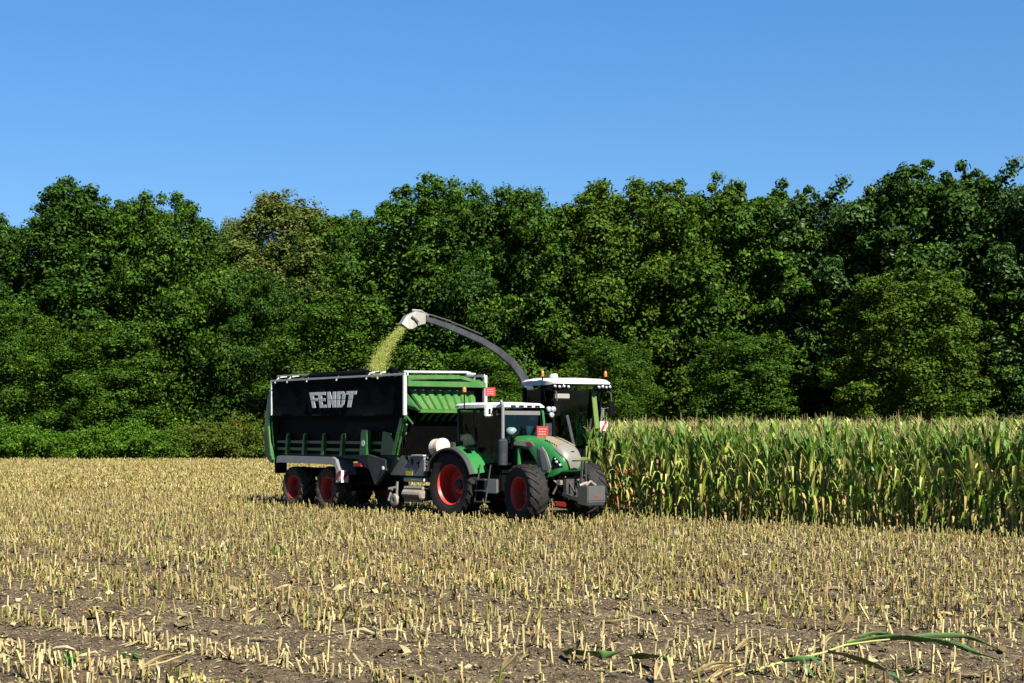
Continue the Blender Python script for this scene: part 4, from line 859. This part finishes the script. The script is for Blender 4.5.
for k in range(9):
    y = -.88 + k * .25; mb.hexa([(-.60, y, 2.38), (-.60, y + .06, 2.38), (-.50, y + .06, 2.38), (-.50, y, 2.38), (.04, y + .14, 2.93), (.04, y + .20, 2.93), (.14, y + .20, 2.93), (.14, y + .14, 2.93)])
mb.build('front_rib', M['lgreen'], wag)
mb = MB(); mb.hexa([(-.70, -1.1, 1.7), (-.66, -1.1, 1.7), (-.66, 1.1, 1.7), (-.70, 1.1, 1.7), (-.04, -1.0, 2.95), (0, -1.0, 2.95), (0, 1.1, 2.95), (-.04, 1.1, 2.95)]); mb.box(-.75, -.70, -1.15, 1.15, 1.70, 3.6); mb.build('front_wall', M['black'], wag)  # shade under the overhanging panel is put into the black colour
mb = MB()
mb.bar((.03, -1.34, 3.32), (.13, -.96, 3.0), .05, .05); mb.bar((-.02, -1.34, 2.84), (-.02, -1.12, 2.62), .05, .05); mb.bar((-.02, -1.32, 2.60), (-.25, -1.2, 2.42), .05, .05)
mb.hexa([(-.2, -1.33, 3.6), (-.15, -1.33, 3.6), (.10, -.95, 3.04), (.05, -.95, 3.04), (-.2, -1.30, 3.1), (-.15, -1.30, 3.1), (.1, -.97, 2.96), (.05, -.97, 2.96)]); mb.build('corner_brace', M['green'], wag)
mb = MB(); mb.tube([(-.2, -1.3, 4.10), (-.15, .9, 4.13), (-.1, 1.0, 4.10)], .04, 8); mb.tube([(-.12, .85, 4.08), (-.1, 1.15, 4.08), (-.1, 1.15, 3.9), (-.1, .95, 3.9)], .045, 6); mb.build('cover_tube', M['alu'], wag, smooth=50)
mb = MB(); mb.bar((-.1, -1.25, 3.95), (-.05, .55, 3.98), .1, .12); mb.bar((-.05, .55, 3.98), (.05, 1.36, 3.80), .09, .1); mb.build('front_bow', M['lgreen'], wag, bevel=.01)
# lower front: grey side box, dark blade cover, pickup
mb = MB(); mb.prism([(-1.9, 1.70), (.45, 1.70), (.50, 1.60), (.50, 1.13), (-1.2, 1.13), (-1.9, 1.45)], -1.08, -.95); mb.prism([(-1.9, 1.70), (.45, 1.70), (.50, 1.13), (-1.2, 1.13)], .95, 1.08); sbx = mb.build('side_box', M['grey'], wag, bevel=.012)
mb = MB(); mb.box(-.42, -.08, -1.088, -1.081, 1.14, 1.26); mb.build('yellow_sticker', M['yellow'], sbx)
mb = MB(); mb.box(-.12, -.07, -1.10, -1.081, 1.45, 1.62); mb.box(.22, .26, -1.10, -1.081, 1.38, 1.55); mb.box(.14, .26, -1.10, -1.081, 1.48, 1.52); mb.build('latch', M['black'], sbx)
mb = MB(); mb.box(-.1, .5, -1.12, -.9, 1.701, 1.74); mb.build('lid', M['cream'], sbx)
mb = MB(); mb.prism([(-2.05, 1.73), (-1.05, 1.58), (-1.02, 1.28), (-1.62, .82), (-1.95, 1.30)], -1.36, -1.24); mb.prism([(-2.6, 1.72), (-2.06, 1.72), (-2.0, 1.3), (-2.6, 1.4)], -1.32, -1.22); dc = mb.build('blade_cover', M['dgrey'], wag, bevel=.01)
mb = MB(); mb.lathe([(.0001, -.03), (.06, -.02), (.06, 0), (.0001, .01)], 12, (-1.16, -1.37, 1.33)); mb.build('round_reflector', M['white'], dc); mb = MB(); mb.box(-2.75, -2.35, -1.38, -1.325, 1.36, 1.46); mb.build('red_marker', M['redplate'], dc)
mb = MB(); mb.tube([(-.55, -1.0, 1.02), (.45, -1.0, 1.02)], .07, 10); mb.build('side_tube', M['cream'], wag, smooth=50)
mb = MB(); mb.tube([(-.1, -.98, .58), (-.1, .98, .58)], .17, 16)
r_ = random.Random(2)
for k in range(34):
    for j in range(6):
        a = j * 1.047 + k * .2; y = -.95 + k * .058; mb.bar((-.1 + .15 * math.cos(a), y, .58 + .15 * math.sin(a)), (-.1 + .27 * math.cos(a + .3), y, .58 + .27 * math.sin(a + .3)), .012, .012)
mb.box(-.6, .3, -1.02, -.98, .38, .85); mb.box(-.6, .3, .98, 1.02, .38, .85); mb.tube([(.15, -.98, .82), (.15, .98, .82)], .04, 8); mb.build('pickup', M['soilmetal'], wag)
mb = MB(); mb.tube([(-.4, -1.12, .78), (.5, -1.12, .80)], .05, 8); mb.tube([(-.4, -1.12, .62), (.5, -1.12, .62)], .11, 12)
for k in range(14): mb.tube([(-.38 + k * .064, -1.12, .62), (-.355 + k * .064, -1.12, .62)], .14, 10)
mb.build('auger', M['soilmetal'], wag)
mb = MB(); mb.lathe([(.10, -.06), (.18, -.05), (.19, 0), (.18, .05), (.10, .06), (.03, .05), (.03, -.05)], 24, (-.75, -1.25, .42)); gw = mb.build('gauge_wheel', M['soilmetal'], wag, smooth=40)
mb = MB(); mb.bar((-.75, -1.18, .42), (-.80, -1.12, .95), .06, .04); mb.bar((-.95, -1.33, .40), (-.95, -1.2, .75), .03, .06); mb.bar((-.95, -1.33, .75), (-.75, -1.2, .80), .03, .06); mb.build('fork', M['grey'], gw)
mb = MB(); mb.tube([(-.05, -1.36, 2.75), (-.12, -1.38, 2.3), (-.20, -1.36, 1.9), (-.16, -1.22, 1.6)], .025, 6); mb.tube([(-.1, -1.36, 2.5), (.0, -1.36, 2.1), (-.05, -1.30, 1.75), (-.2, -1.15, 1.55)], .02, 6); mb.build('hose', M['black'], wag, smooth=50)
mb = MB()
for k in range(9): mb.ball((.50 + .03 * (k % 3), -1.0 + .06 * (k % 2), 1.25 + .05 * k), .05, 6)
mb.tube([(.4, -.95, 1.65), (.8, -.7, 1.5), (1.1, -.3, 1.2)], .03, 6); mb.tube([(.4, -.8, 1.75), (.75, -.5, 1.7), (1.1, -.2, 1.3)], .03, 6); mb.build('coupling', M['dgrey'], wag)
# the load in the wagon
r2 = np.random.default_rng(5); mb = MB(); gx = np.linspace(-7.4, -.82, 34); gy = np.linspace(-1.1, 1.1, 13)
XX, YY = np.meshgrid(gx, gy, indexing='ij'); ZZ = 3.25 + .55 * np.exp(-((XX + 4.2) / 1.8) ** 2 - (YY / .8) ** 2) + .08 * r2.random(XX.shape)
V = np.stack([XX, YY, ZZ], -1).reshape(-1, 3); ii = np.arange(V.shape[0]).reshape(34, 13); Qs = np.stack([ii[:-1, :-1], ii[1:, :-1], ii[1:, 1:], ii[:-1, 1:]], -1).reshape(-1, 4)
ld = link('chopped_maize_load', np_mesh('chopped_maize_load', V, Qs, True), M['chaffload']); ld.location = wag.location; ld.rotation_euler = wag.rotation_euler; tag(ld, 'heap of yellow green chopped maize inside the wagon', 'chopped maize', kind='stuff')

# ---------------------------------------------------------------- forage harvester
HO = Vector((2.0, 50.0, 0)); HR = math.atan2(-.866, .5)
harv = empty('forage_harvester', HO, HR, 'forage harvester with white cab roof and long curved spout, half hidden behind tractor and maize', 'harvester')
Hinv = (Matrix.Translation(HO) @ Matrix.Rotation(HR, 4, 'Z')).inverted()
def hp(px, py, d): return tuple(Hinv @ Vector(((px - CX) / F * d, d, EYE + (HY - py) / F * d)))
for s in (-1, 1):
    wheel(harv, 'front_wheel', 'hf', (.92, .48, .65, .26, 20, 'rubber'), (-.6, s * 1.25, .92), 0, s > 0)
    wheel(harv, 'rear_wheel', 'hr', (.62, .34, .45, .18, 18, 'rubber'), (-4.4, s * 1.2, .62), 0, s > 0)
mb = MB(); mb.box(-5.4, .2, -.8, .8, .75, 1.35); mb.box(-.75, -.45, -1.0, 1.0, .8, 1.05); mb.box(-4.5, -4.3, -1.0, 1.0, .5, .7); mb.build('chassis', M['black'], harv, bevel=.02)
mb = MB(); mb.prism([(-5.7, 1.3), (-1.75, 1.3), (-1.75, 3.1), (-2.4, 3.2), (-5.2, 3.05), (-5.8, 2.6)], -1.2, 1.2); bd = mb.build('engine_body', M['palegreen'], harv, bevel=.06)
mb = MB()
for k in range(9): mb.box(-5.0 + k * .3, -4.85 + k * .3, -1.215, -1.202, 1.9, 2.8)
mb.build('side_grille', M['black'], bd)
mb = MB()
for s in (-1, 1):
    mb.bar((.0, s * .80, 1.85), (.05, s * .92, 3.78), .09, .09); mb.bar((-1.6, s * .90, 1.85), (-1.55, s * .95, 3.78), .12, .10); mb.bar((0, s * .85, 1.85), (-1.6, s * .9, 1.85), .1, .14)
mb.box(-1.65, .1, -.95, .95, 1.55, 1.85); mb.box(-1.68, -1.60, -.9, .9, 1.85, 3.7); mb.build('cab_frame', M['black'], harv, bevel=.01)
mb = MB(); mb.hexa([(.02, -.78, 1.9), (.03, -.78, 1.9), (.03, .78, 1.9), (.02, .78, 1.9), (.08, -.9, 3.72), (.09, -.9, 3.72), (.09, .9, 3.72), (.08, .9, 3.72)]); mb.build('windscreen', M['glass'], harv)
for s in (-1, 1):
    mb = MB(); mb.hexa([(-1.55, s * .9, 1.92), (-.05, s * .82, 1.92), (-.05, s * .83, 1.92), (-1.55, s * .91, 1.92), (-1.5, s * .94, 3.72), (0, s * .91, 3.72), (0, s * .92, 3.72), (-1.5, s * .95, 3.72)]); mb.build('side_window', M['glass'], harv)
rings = []
for x, w_, z0, z1 in ((-1.75, .85, 3.90, 3.99), (-1.6, 1.04, 3.85, 4.03), (-1.0, 1.10, 3.83, 4.06), (-.1, 1.12, 3.83, 4.05), (.25, 1.10, 3.84, 4.01), (.42, 1.0, 3.87, 3.96)):
    rings.append([(x, -w_, z0), (x, -w_, z1 - .08), (x, -w_ * .85, z1), (x, 0, z1 + .02), (x, w_ * .85, z1), (x, w_, z1 - .08), (x, w_, z0)])
rf = MB().loft(rings).build('roof', M['white'], harv, smooth=35)
mb = MB(); mb.tube([(-.6, -.45, 4.09), (-.6, -.45, 4.2)], [.14, .11], 12); mb.build('antenna_dome', M['white'], rf, smooth=40)
for s in (-1, 1):
    mb = MB(); mb.loft([[(.20, s * 1.17, 3.66), (.32, s * 1.05, 3.64), (.40, s * .42, 3.70), (.30, s * .42, 3.72)], [(.22, s * 1.18, 3.80), (.35, s * 1.08, 3.86), (.445, s * .48, 3.84), (.34, s * .48, 3.82)]]); lb = mb.build('lamp_cluster', M['black'], rf)
    mb = MB()
    for k in range(4): mb.ball((.45 - .02 * k, s * (.56 + .15 * k), 3.77 + .015 * (k % 2)), .052, 10)
    mb.build('lamp', M['chrome'], lb, smooth=60)
mb = MB(); mb.box(.30, .36, -1.02, -.45, 3.40, 3.56); mb.build('side_lamp_panel', M['lgrey'], harv, bevel=.02)
for (a, b, c) in ((-.2, -1.1, 4.02), (.0, 1.1, 4.04), (-2.0, -.7, 3.50)):
    mb = MB(); mb.tube([(0, 0, -.35), (0, 0, .08)], .025, 6); bs = mb.build('beacon_base', M['black'], harv); bs.location = (a, b, c)
    mb = MB(); mb.tube([(0, 0, .08), (0, 0, .17), (0, 0, .24), (0, 0, .26)], [.05, .05, .04, .015], 12); mb.build('beacon', M['orange'], bs, smooth=50)
for s in (-1, 1):
    mb = MB(); mb.tube([(.1, s * .9, 3.7), (.45, s * 1.0, 3.6), (.50, s * 1.0, 3.3)], .025, 6); a_ = mb.build('mirror_arm', M['dgrey'], harv)
    mb = MB(); mb.box(.47, .53, s * 1.0 - .11, s * 1.0 + .11, 2.85, 3.35); mb.build('mirror', M['black'], a_, bevel=.02)
mb = MB(); mb.tube([(.15, .75, 2.1), (.2, .85, 3.1), (.2, 1.2, 3.15)], .03, 6); mb.tube([(-.2, 1.15, 1.5), (-.2, 1.15, 3.12), (.1, .9, 3.12)], .03, 6); mb.build('handrail', M['grey'], harv, smooth=50)
mb = MB(); mb.bar((.42, .62, 1.6), (.12, .56, 3.7), .17, .05); mb.build('windscreen_pillar', M['palegreen'], harv, bevel=.01)
mb = MB(); mb.bar((.45, -.35, 1.9), (.30, -.52, 2.9), .10, .04); mb.bar((.45, .15, 1.9), (.40, .3, 2.8), .05, .03); mb.build('wiper_and_bracket', M['spout'], harv, bevel=.01)
mb = MB(); mb.box(.55, .60, .50, .80, 2.42, 2.70); fl = mb.build('marker_flag', M['white'], harv)
mb = MB(); mb.prismx([(.52, 2.422), (.62, 2.422), (.78, 2.698), (.68, 2.698)], .601, .606); mb.prismx([(.72, 2.422), (.798, 2.422), (.798, 2.56)], .601, .606); mb.build('stripe', M['redplate'], fl)
mb = MB(); mb.bar((.55, .65, 1.3), (.55, .65, 2.41), .04, .04); mb.build('flag_post', M['dgrey'], harv)
# feeder house and red row crop header
mb = MB(); mb.prism([(-.1, 1.0), (.1, 1.6), (2.2, 1.05), (2.3, .45), (1.2, .5)], -.5, .5); mb.build('feeder_house', M['palegreen'], harv, bevel=.03)
mb = MB(); mb.prism([(2.2, .45), (2.15, 1.15), (2.35, 1.35), (2.6, 1.2), (2.75, .5), (2.75, .3)], -2.25, 3.3)
hd = mb.build('maize_header', M['redplate'], harv, bevel=.03)
mb = MB()
for k in range(5):
    y = -1.7 + k * 1.13
    for z, rr in ((.35, .62), (.75, .5), (1.05, .42)):
        ring = []
        for j in range(24):
            a = 2 * math.pi * j / 24; q = rr * (1 if j % 2 else .86); ring.append((3.05 + q * math.cos(a), y + q * math.sin(a), z))
        mb.loft([ring, [(p[0], p[1], p[2] + .03) for p in ring]])
    mb.tube([(3.05, y, .3), (3.05, y, 1.2)], [.3, .18], 14)
mb.build('rotor', M['red'], hd)
for k in range(6):
    y = -2.25 + k * 1.125; mb = MB(); mb.loft([[(2.8, y - .22, .25), (2.8, y + .22, .25), (2.85, y + .05, .95), (2.85, y - .05, .95)], [(3.6, y - .12, .22), (3.6, y + .12, .22), (3.6, y + .04, .50), (3.6, y - .04, .50)], [(4.1, y - .02, .16), (4.1, y + .02, .16), (4.1, y + .01, .2), (4.1, y - .01, .2)]]); mb.build('row_divider', M['redplate'], hd)
mb = MB(); mb.tube([(2.6, -2.2, 1.25), (2.9, -1.2, 1.28), (2.9, 2.2, 1.28), (2.6, 3.2, 1.25)], .045, 8); mb.tube([(2.3, -1.5, 1.2), (2.8, -1.2, 1.28)], .035, 6); mb.tube([(2.3, 1.5, 1.2), (2.8, 1.2, 1.28)], .035, 6); mb.build('push_bar', M['redplate'], hd, smooth=50)
# spout
path = [(531, 425, 52.2, .24), (531, 402, 52.2, .24), (528.5, 389, 52.15, .23), (522, 375.5, 52.1, .21), (512, 362.5, 52.0, .19), (498, 351, 51.8, .175), (482, 341, 51.6, .165), (465, 333.5, 51.4, .155), (448, 326.5, 51.2, .15), (434, 321.5, 51.0, .14), (423, 318.5, 50.85, .13)]
mb = MB(); rings = []
P3 = [Vector(hp(p[0], p[1], p[2])) for p in path]
for k, p in enumerate(P3):
    d = (P3[min(k + 1, len(P3) - 1)] - P3[max(k - 1, 0)]).normalized(); sdv = Vector((d.y, -d.x, 0)); sdv = (sdv if sdv.length > .05 else Vector((0, 1, 0))).normalized()
    if k < 2: sdv = Vector((P3[5].y - P3[2].y, -(P3[5].x - P3[2].x), 0)).normalized()
    u = sdv.cross(d).normalized(); u = u if u.dot(Vector((0, 0, 1))) > 0 or k < 3 else -u; h = path[k][3] * .62; rings.append([p - sdv * h * .75 - u * h, p + sdv * h * .75 - u * h, p + sdv * h * .75 + u * h, p - sdv * h * .75 + u * h])
mb.loft(rings); spt = mb.build('spout', M['spout'], harv, bevel=.012)
mb = MB(); mb.tube([tuple(P3[k] + Vector((0, 0, path[k][3] + .04))) for k in range(6, 11)], .025, 6); MB().tube([hp(524, 371, 52), hp(527, 355, 52)], .015, 5).build('antenna', M['dgrey'], spt); mb.build('hydraulic_line', M['dgrey'], spt, smooth=50)
# deflector flap at the end
e0 = [hp(*q) for q in ((424, 314, 50.8), (424, 324, 50.8), (414, 311.5, 50.6), (416, 326, 50.6), (405, 316, 50.45), (411, 329.5, 50.45), (400, 324, 50.35), (407, 329.0, 50.35))]
sv = (P3[9] - P3[10]).normalized(); sv = Vector((sv.y, -sv.x, 0)).normalized() * .17
mb = MB(); rings = []
for k in range(0, 8, 2):
    a, b = Vector(e0[k]), Vector(e0[k + 1]); rings.append([a - sv, a + sv, b + sv * .9, b - sv * .9])
mb.loft(rings); mb.build('deflector', M['lgrey'], spt, bevel=.01)
mb = MB(); mb.tube([hp(428, 316, 50.9), hp(420, 311, 50.7), hp(412, 310.5, 50.6)], .05, 6); mb.tube([hp(419, 322, 50.4), hp(412, 316, 50.3)], .035, 6); mb.build('deflector_ram', M['grey'], spt)
# stream of chopped maize falling into the wagon
n_ = 34000; t = r2.random(n_) ** .85; pa = np.array([(405.5 - 512) / F * 50.4, 50.4, EYE + (428 - 327) / F * 50.4]); pb = np.array([(375 - 512) / F * 49.3, 49.3, EYE + (428 - 374) / F * 49.3])
C = pa + (pb - pa) * np.stack([1 - (1 - t) ** 1.35, t, t ** 1.25], -1); wdt = ((.045 + .075 * t) * np.where(r2.random(n_) < .15, 2.0, 1.0))[:, None]
off_ = r2.normal(size=(n_, 3)) * wdt * np.array([.75, .75, .6]); C = C + off_; nn = r2.normal(size=(n_, 3)); nn /= np.linalg.norm(nn, axis=1)[:, None]
V, Qs = leaf_quads(C, nn, r2.uniform(.008, .020, n_), r2)
tag(link('chopped_maize_stream', np_mesh('chopped_maize_stream', V, Qs), M['chaff']), 'stream of yellow green chopped maize falling from the spout into the wagon', 'chopped maize', kind='stuff')

# ---------------------------------------------------------------- things lying in the foreground
def gp(px, py, z=0.0):
    d = F * (EYE - z) / (py - HY); return np.array([(px - CX) / F * d, d, z])
def blade_mesh(name, P, wd, seed=0, nrm=(0, .85, .5), fold=.35):
    """a maize blade: smooth curve through P, folded along its midrib, with wavy edges"""
    P = [np.array(p, float) for p in P]; r = random.Random(seed + int(wd * 1000)); C = []
    for k in range(len(P) - 1):
        p0, p1, p2, p3 = P[max(k - 1, 0)], P[k], P[k + 1], P[min(k + 2, len(P) - 1)]
        for t in (np.arange(6) / 6.0): C.append(.5 * (2 * p1 + (p2 - p0) * t + (2 * p0 - 5 * p1 + 4 * p2 - p3) * t * t + (3 * p1 - p0 - 3 * p2 + p3) * t ** 3))
    C.append(P[-1]); n = len(C); V = []; Q = []; ph = r.uniform(0, 6)
    for k, c in enumerate(C):
        u = k / (n - 1); d = C[min(k + 1, n - 1)] - C[max(k - 1, 0)]; d /= np.linalg.norm(d) + 1e-9
        a = .5 * math.sin(u * 4 + ph); nv = np.array(nrm) + np.array([a * .4, 0, a * .6]); nv /= np.linalg.norm(nv); sd_ = np.cross(d, nv); sd_ /= np.linalg.norm(sd_) + 1e-9
        w_ = wd * (.45 + .55 * math.sin(math.pi * min(1, u * 1.1 + .12))) * (1 - u ** 5 * .95)
        e1 = .12 * math.sin(k * 1.1 + ph); e2 = .12 * math.sin(k * 1.3 + ph * 2)
        V += [c - sd_ * w_ * (1 + e1) - nv * w_ * (fold + e1), c + nv * 0, c + sd_ * w_ * (1 + e2) - nv * w_ * (fold + e2)]
    for k in range(n - 1):
        for q in (0, 1): Q.append((3 * k + q, 3 * k + q + 1, 3 * k + q + 4, 3 * k + q + 3))
    return np_mesh(name, V, Q, True)
def blade_obj(parent, pts, wd, mat='freshleaf', name='leaf', tw=.5):
    o = link(name, blade_mesh(name, pts, wd, int(tw * 10)), M[mat], parent); md = o.modifiers.new('thickness', 'SOLIDIFY'); md.thickness = .0015; return o
def fallen(root_px, segs_stalk, leaves, label, cat='maize plant', name='fallen_maize_plant'):
    o3 = gp(*root_px); e = empty(name, tuple(o3), 0, label, cat)
    mb = MB(); pts = [tuple(gp(a, b, c) - o3) for a, b, c in segs_stalk]
    mb.tube(pts, [.016 - .010 * k / len(pts) for k in range(len(pts))], 7); mb.build('stalk', M['freshstalk'], e, smooth=50)
    for lf in leaves: blade_obj(e, [gp(a, b, c) - o3 for a, b, c in lf[0]], lf[1], tw=lf[2])
    return e
fallen((760, 668), [(735, 676, .02), (765, 667, .06), (790, 660, .10), (822, 653, .16), (845, 645, .20), (872, 641, .22), (905, 638, .22)],
       [([(845, 644, .21), (880, 637, .25), (912, 637, .25), (945, 642, .19), (975, 652, .09), (1003, 661, .02)], .046, .6),
        ([(905, 638, .22), (935, 635, .25), (965, 636, .23), (985, 643, .15), (1012, 656, .03)], .032, .5),
        ([(940, 640, .20), (960, 645, .16), (978, 654, .08), (990, 664, .02)], .026, .8),
        ([(826, 650, .17), (850, 655, .17), (872, 663, .13), (892, 674, .07), (908, 688, .02)], .055, .4),
        ([(808, 655, .13), (820, 662, .13), (832, 671, .09), (850, 685, .02)], .044, .5),
        ([(800, 656, .13), (804, 664, .11), (812, 674, .06), (818, 684, .02)], .030, .7),
        ([(782, 661, .10), (800, 658, .14), (818, 659, .12), (834, 665, .04)], .030, .5),
        ([(858, 637, .20), (872, 633, .24), (892, 634, .23), (905, 637, .20)], .022, .2),
        ([(775, 663, .08), (787, 668, .07), (796, 680, .02)], .028, .3)], 'fallen maize plant with long green blades lying on the soil at lower right')
def dry_stalk(pts, label, rad=.012):
    o3 = gp(*pts[0]); e = empty('broken_stalk', tuple(o3), 0, label, 'maize stalk')
    P = [gp(*p) - o3 for p in pts]; MB().tube([tuple(p) for p in P], rad, 7).build('stalk', M['litter'], e, smooth=50)
    blade_obj(e, [P[0], P[0] * .5 + P[-1] * .5 + np.array([0, 0, .05]), P[-1] + np.array([.08, 0, -.02])], .022, 'litter', 'dry_leaf')
dry_stalk([(688, 676, .02), (712, 668, .06), (738, 661, .14)], 'pale broken stalk lying slanted just left of the fallen green plant')
dry_stalk([(735, 650, .03), (752, 641, .10), (762, 636, .16)], 'short pale stalk piece propped above the root of the fallen green plant')
dry_stalk([(818, 648, .03), (832, 636, .14), (842, 630, .20)], 'pale stalk piece sticking up beside the bend of the fallen green plant')
dry_stalk([(655, 680, .02), (662, 664, .14), (660, 650, .26)], 'upright pale stalk at the bottom edge, left of the fallen green plant')
dry_stalk([(705, 682, .02), (722, 672, .08), (745, 664, .10)], 'pale stalk lying on the soil at the bottom edge below the green plant root')
dry_stalk([(500, 672, .03), (512, 660, .16), (518, 652, .24)], 'leaning tall pale stalk at the bottom, just right of the middle')
dry_stalk([(140, 668, .02), (165, 662, .04), (192, 652, .10)], 'long broken stalk lying across the row at the lower left')
def blade_thing(name, pts, wd, label, mat='freshleaf', tw=.5):
    o3 = gp(*pts[0][:2]); P = [gp(*p) - o3 for p in pts]; o = link(name, blade_mesh(name, P, wd * 1.3, int(pts[0][0])), M[mat]); o.location = tuple(o3)
    md = o.modifiers.new('thickness', 'SOLIDIFY'); md.thickness = .0015; tag(o, label, 'leaf'); return o
blade_thing('maize_leaf', [(563, 652, .05), (580, 651, .10), (600, 654, .12), (615, 653, .10), (628, 648, .04)], .045, 'dark green maize blade lying left of the long row of tall stubs at the bottom')
blade_thing('maize_leaf', [(628, 657, .05), (645, 655, .10), (665, 658, .11), (690, 662, .04)], .035, 'short green maize blade on the soil at bottom centre, right of the dark one')
blade_thing('maize_leaf', [(905, 672, .03), (918, 666, .09), (932, 660, .05)], .03, 'small dark green blade sticking up near the bottom right corner')
blade_thing('maize_leaf', [(600, 623, .02), (615, 621, .05), (628, 619, .05), (642, 617, .02)], .02, 'pale dry blade lying flat on bare soil right of the middle', 'litter')
blade_thing('maize_leaf', [(143, 640, .03), (150, 634, .08), (158, 630, .08), (163, 626, .03)], .04, 'pale yellow dry blade curled on the soil at lower left', 'litter')
def tuft(px, py, n, h, label, mat='weed', name='green_weed', cat='weed'):
    o3 = gp(px, py); e_ = QB(); r = random.Random(int(px))
    for k in range(n):
        a = r.uniform(0, 6.28); d = np.array([math.cos(a), math.sin(a), 0]); l = h * r.uniform(.6, 1.2); b = d * r.uniform(0, .05)
        e_.add(*strip([b, b + d * l * .35 + [0, 0, l * .6], b + d * l * .8 + [0, 0, l * r.uniform(.3, .9)]], [.012, .02, .003], twist=r.uniform(-.8, .8)))
    V, Qs = e_.arr(); o = link(name, np_mesh(name, V, Qs), M[mat]); o.location = (o3[0], o3[1], float(ground_z(o3[0:1], o3[1:2])[0])); tag(o, label, cat); return o
tuft(277, 556, 14, .28, 'leafy dark green weed in the stubble in front of the wagon wheels')
tuft(352, 543, 8, .3, 'small green weed in the stubble below the grey blade cover of the wagon')
tuft(160, 530, 14, .25, 'bright green weed patch in the stubble left of the wagon')
tuft(330, 648, 6, .22, 'green regrowth shoot at lower left of centre in the stubble')
tuft(128, 656, 8, .2, 'green shoot between cut stalks near the lower left corner')
tuft(70, 665, 9, .22, 'fresh green shoot at the lower left edge')
tuft(375, 540, 6, .22, 'thin green weed between wagon and the foreground rows')
tuft(95, 613, 16, .22, 'brown tuft of dead maize leaves on the track at lower left', 'maizedry', 'dead_leaf_tuft', 'dead leaves')
tuft(112, 620, 14, .26, 'yellow brown clump of dead leaves right beside the brown tuft', 'maizedry', 'dead_leaf_tuft', 'dead leaves')
tuft(690, 600, 10, .2, 'small clump of dry leaves on bare soil below the standing maize', 'maizedry', 'dead_leaf_tuft', 'dead leaves')
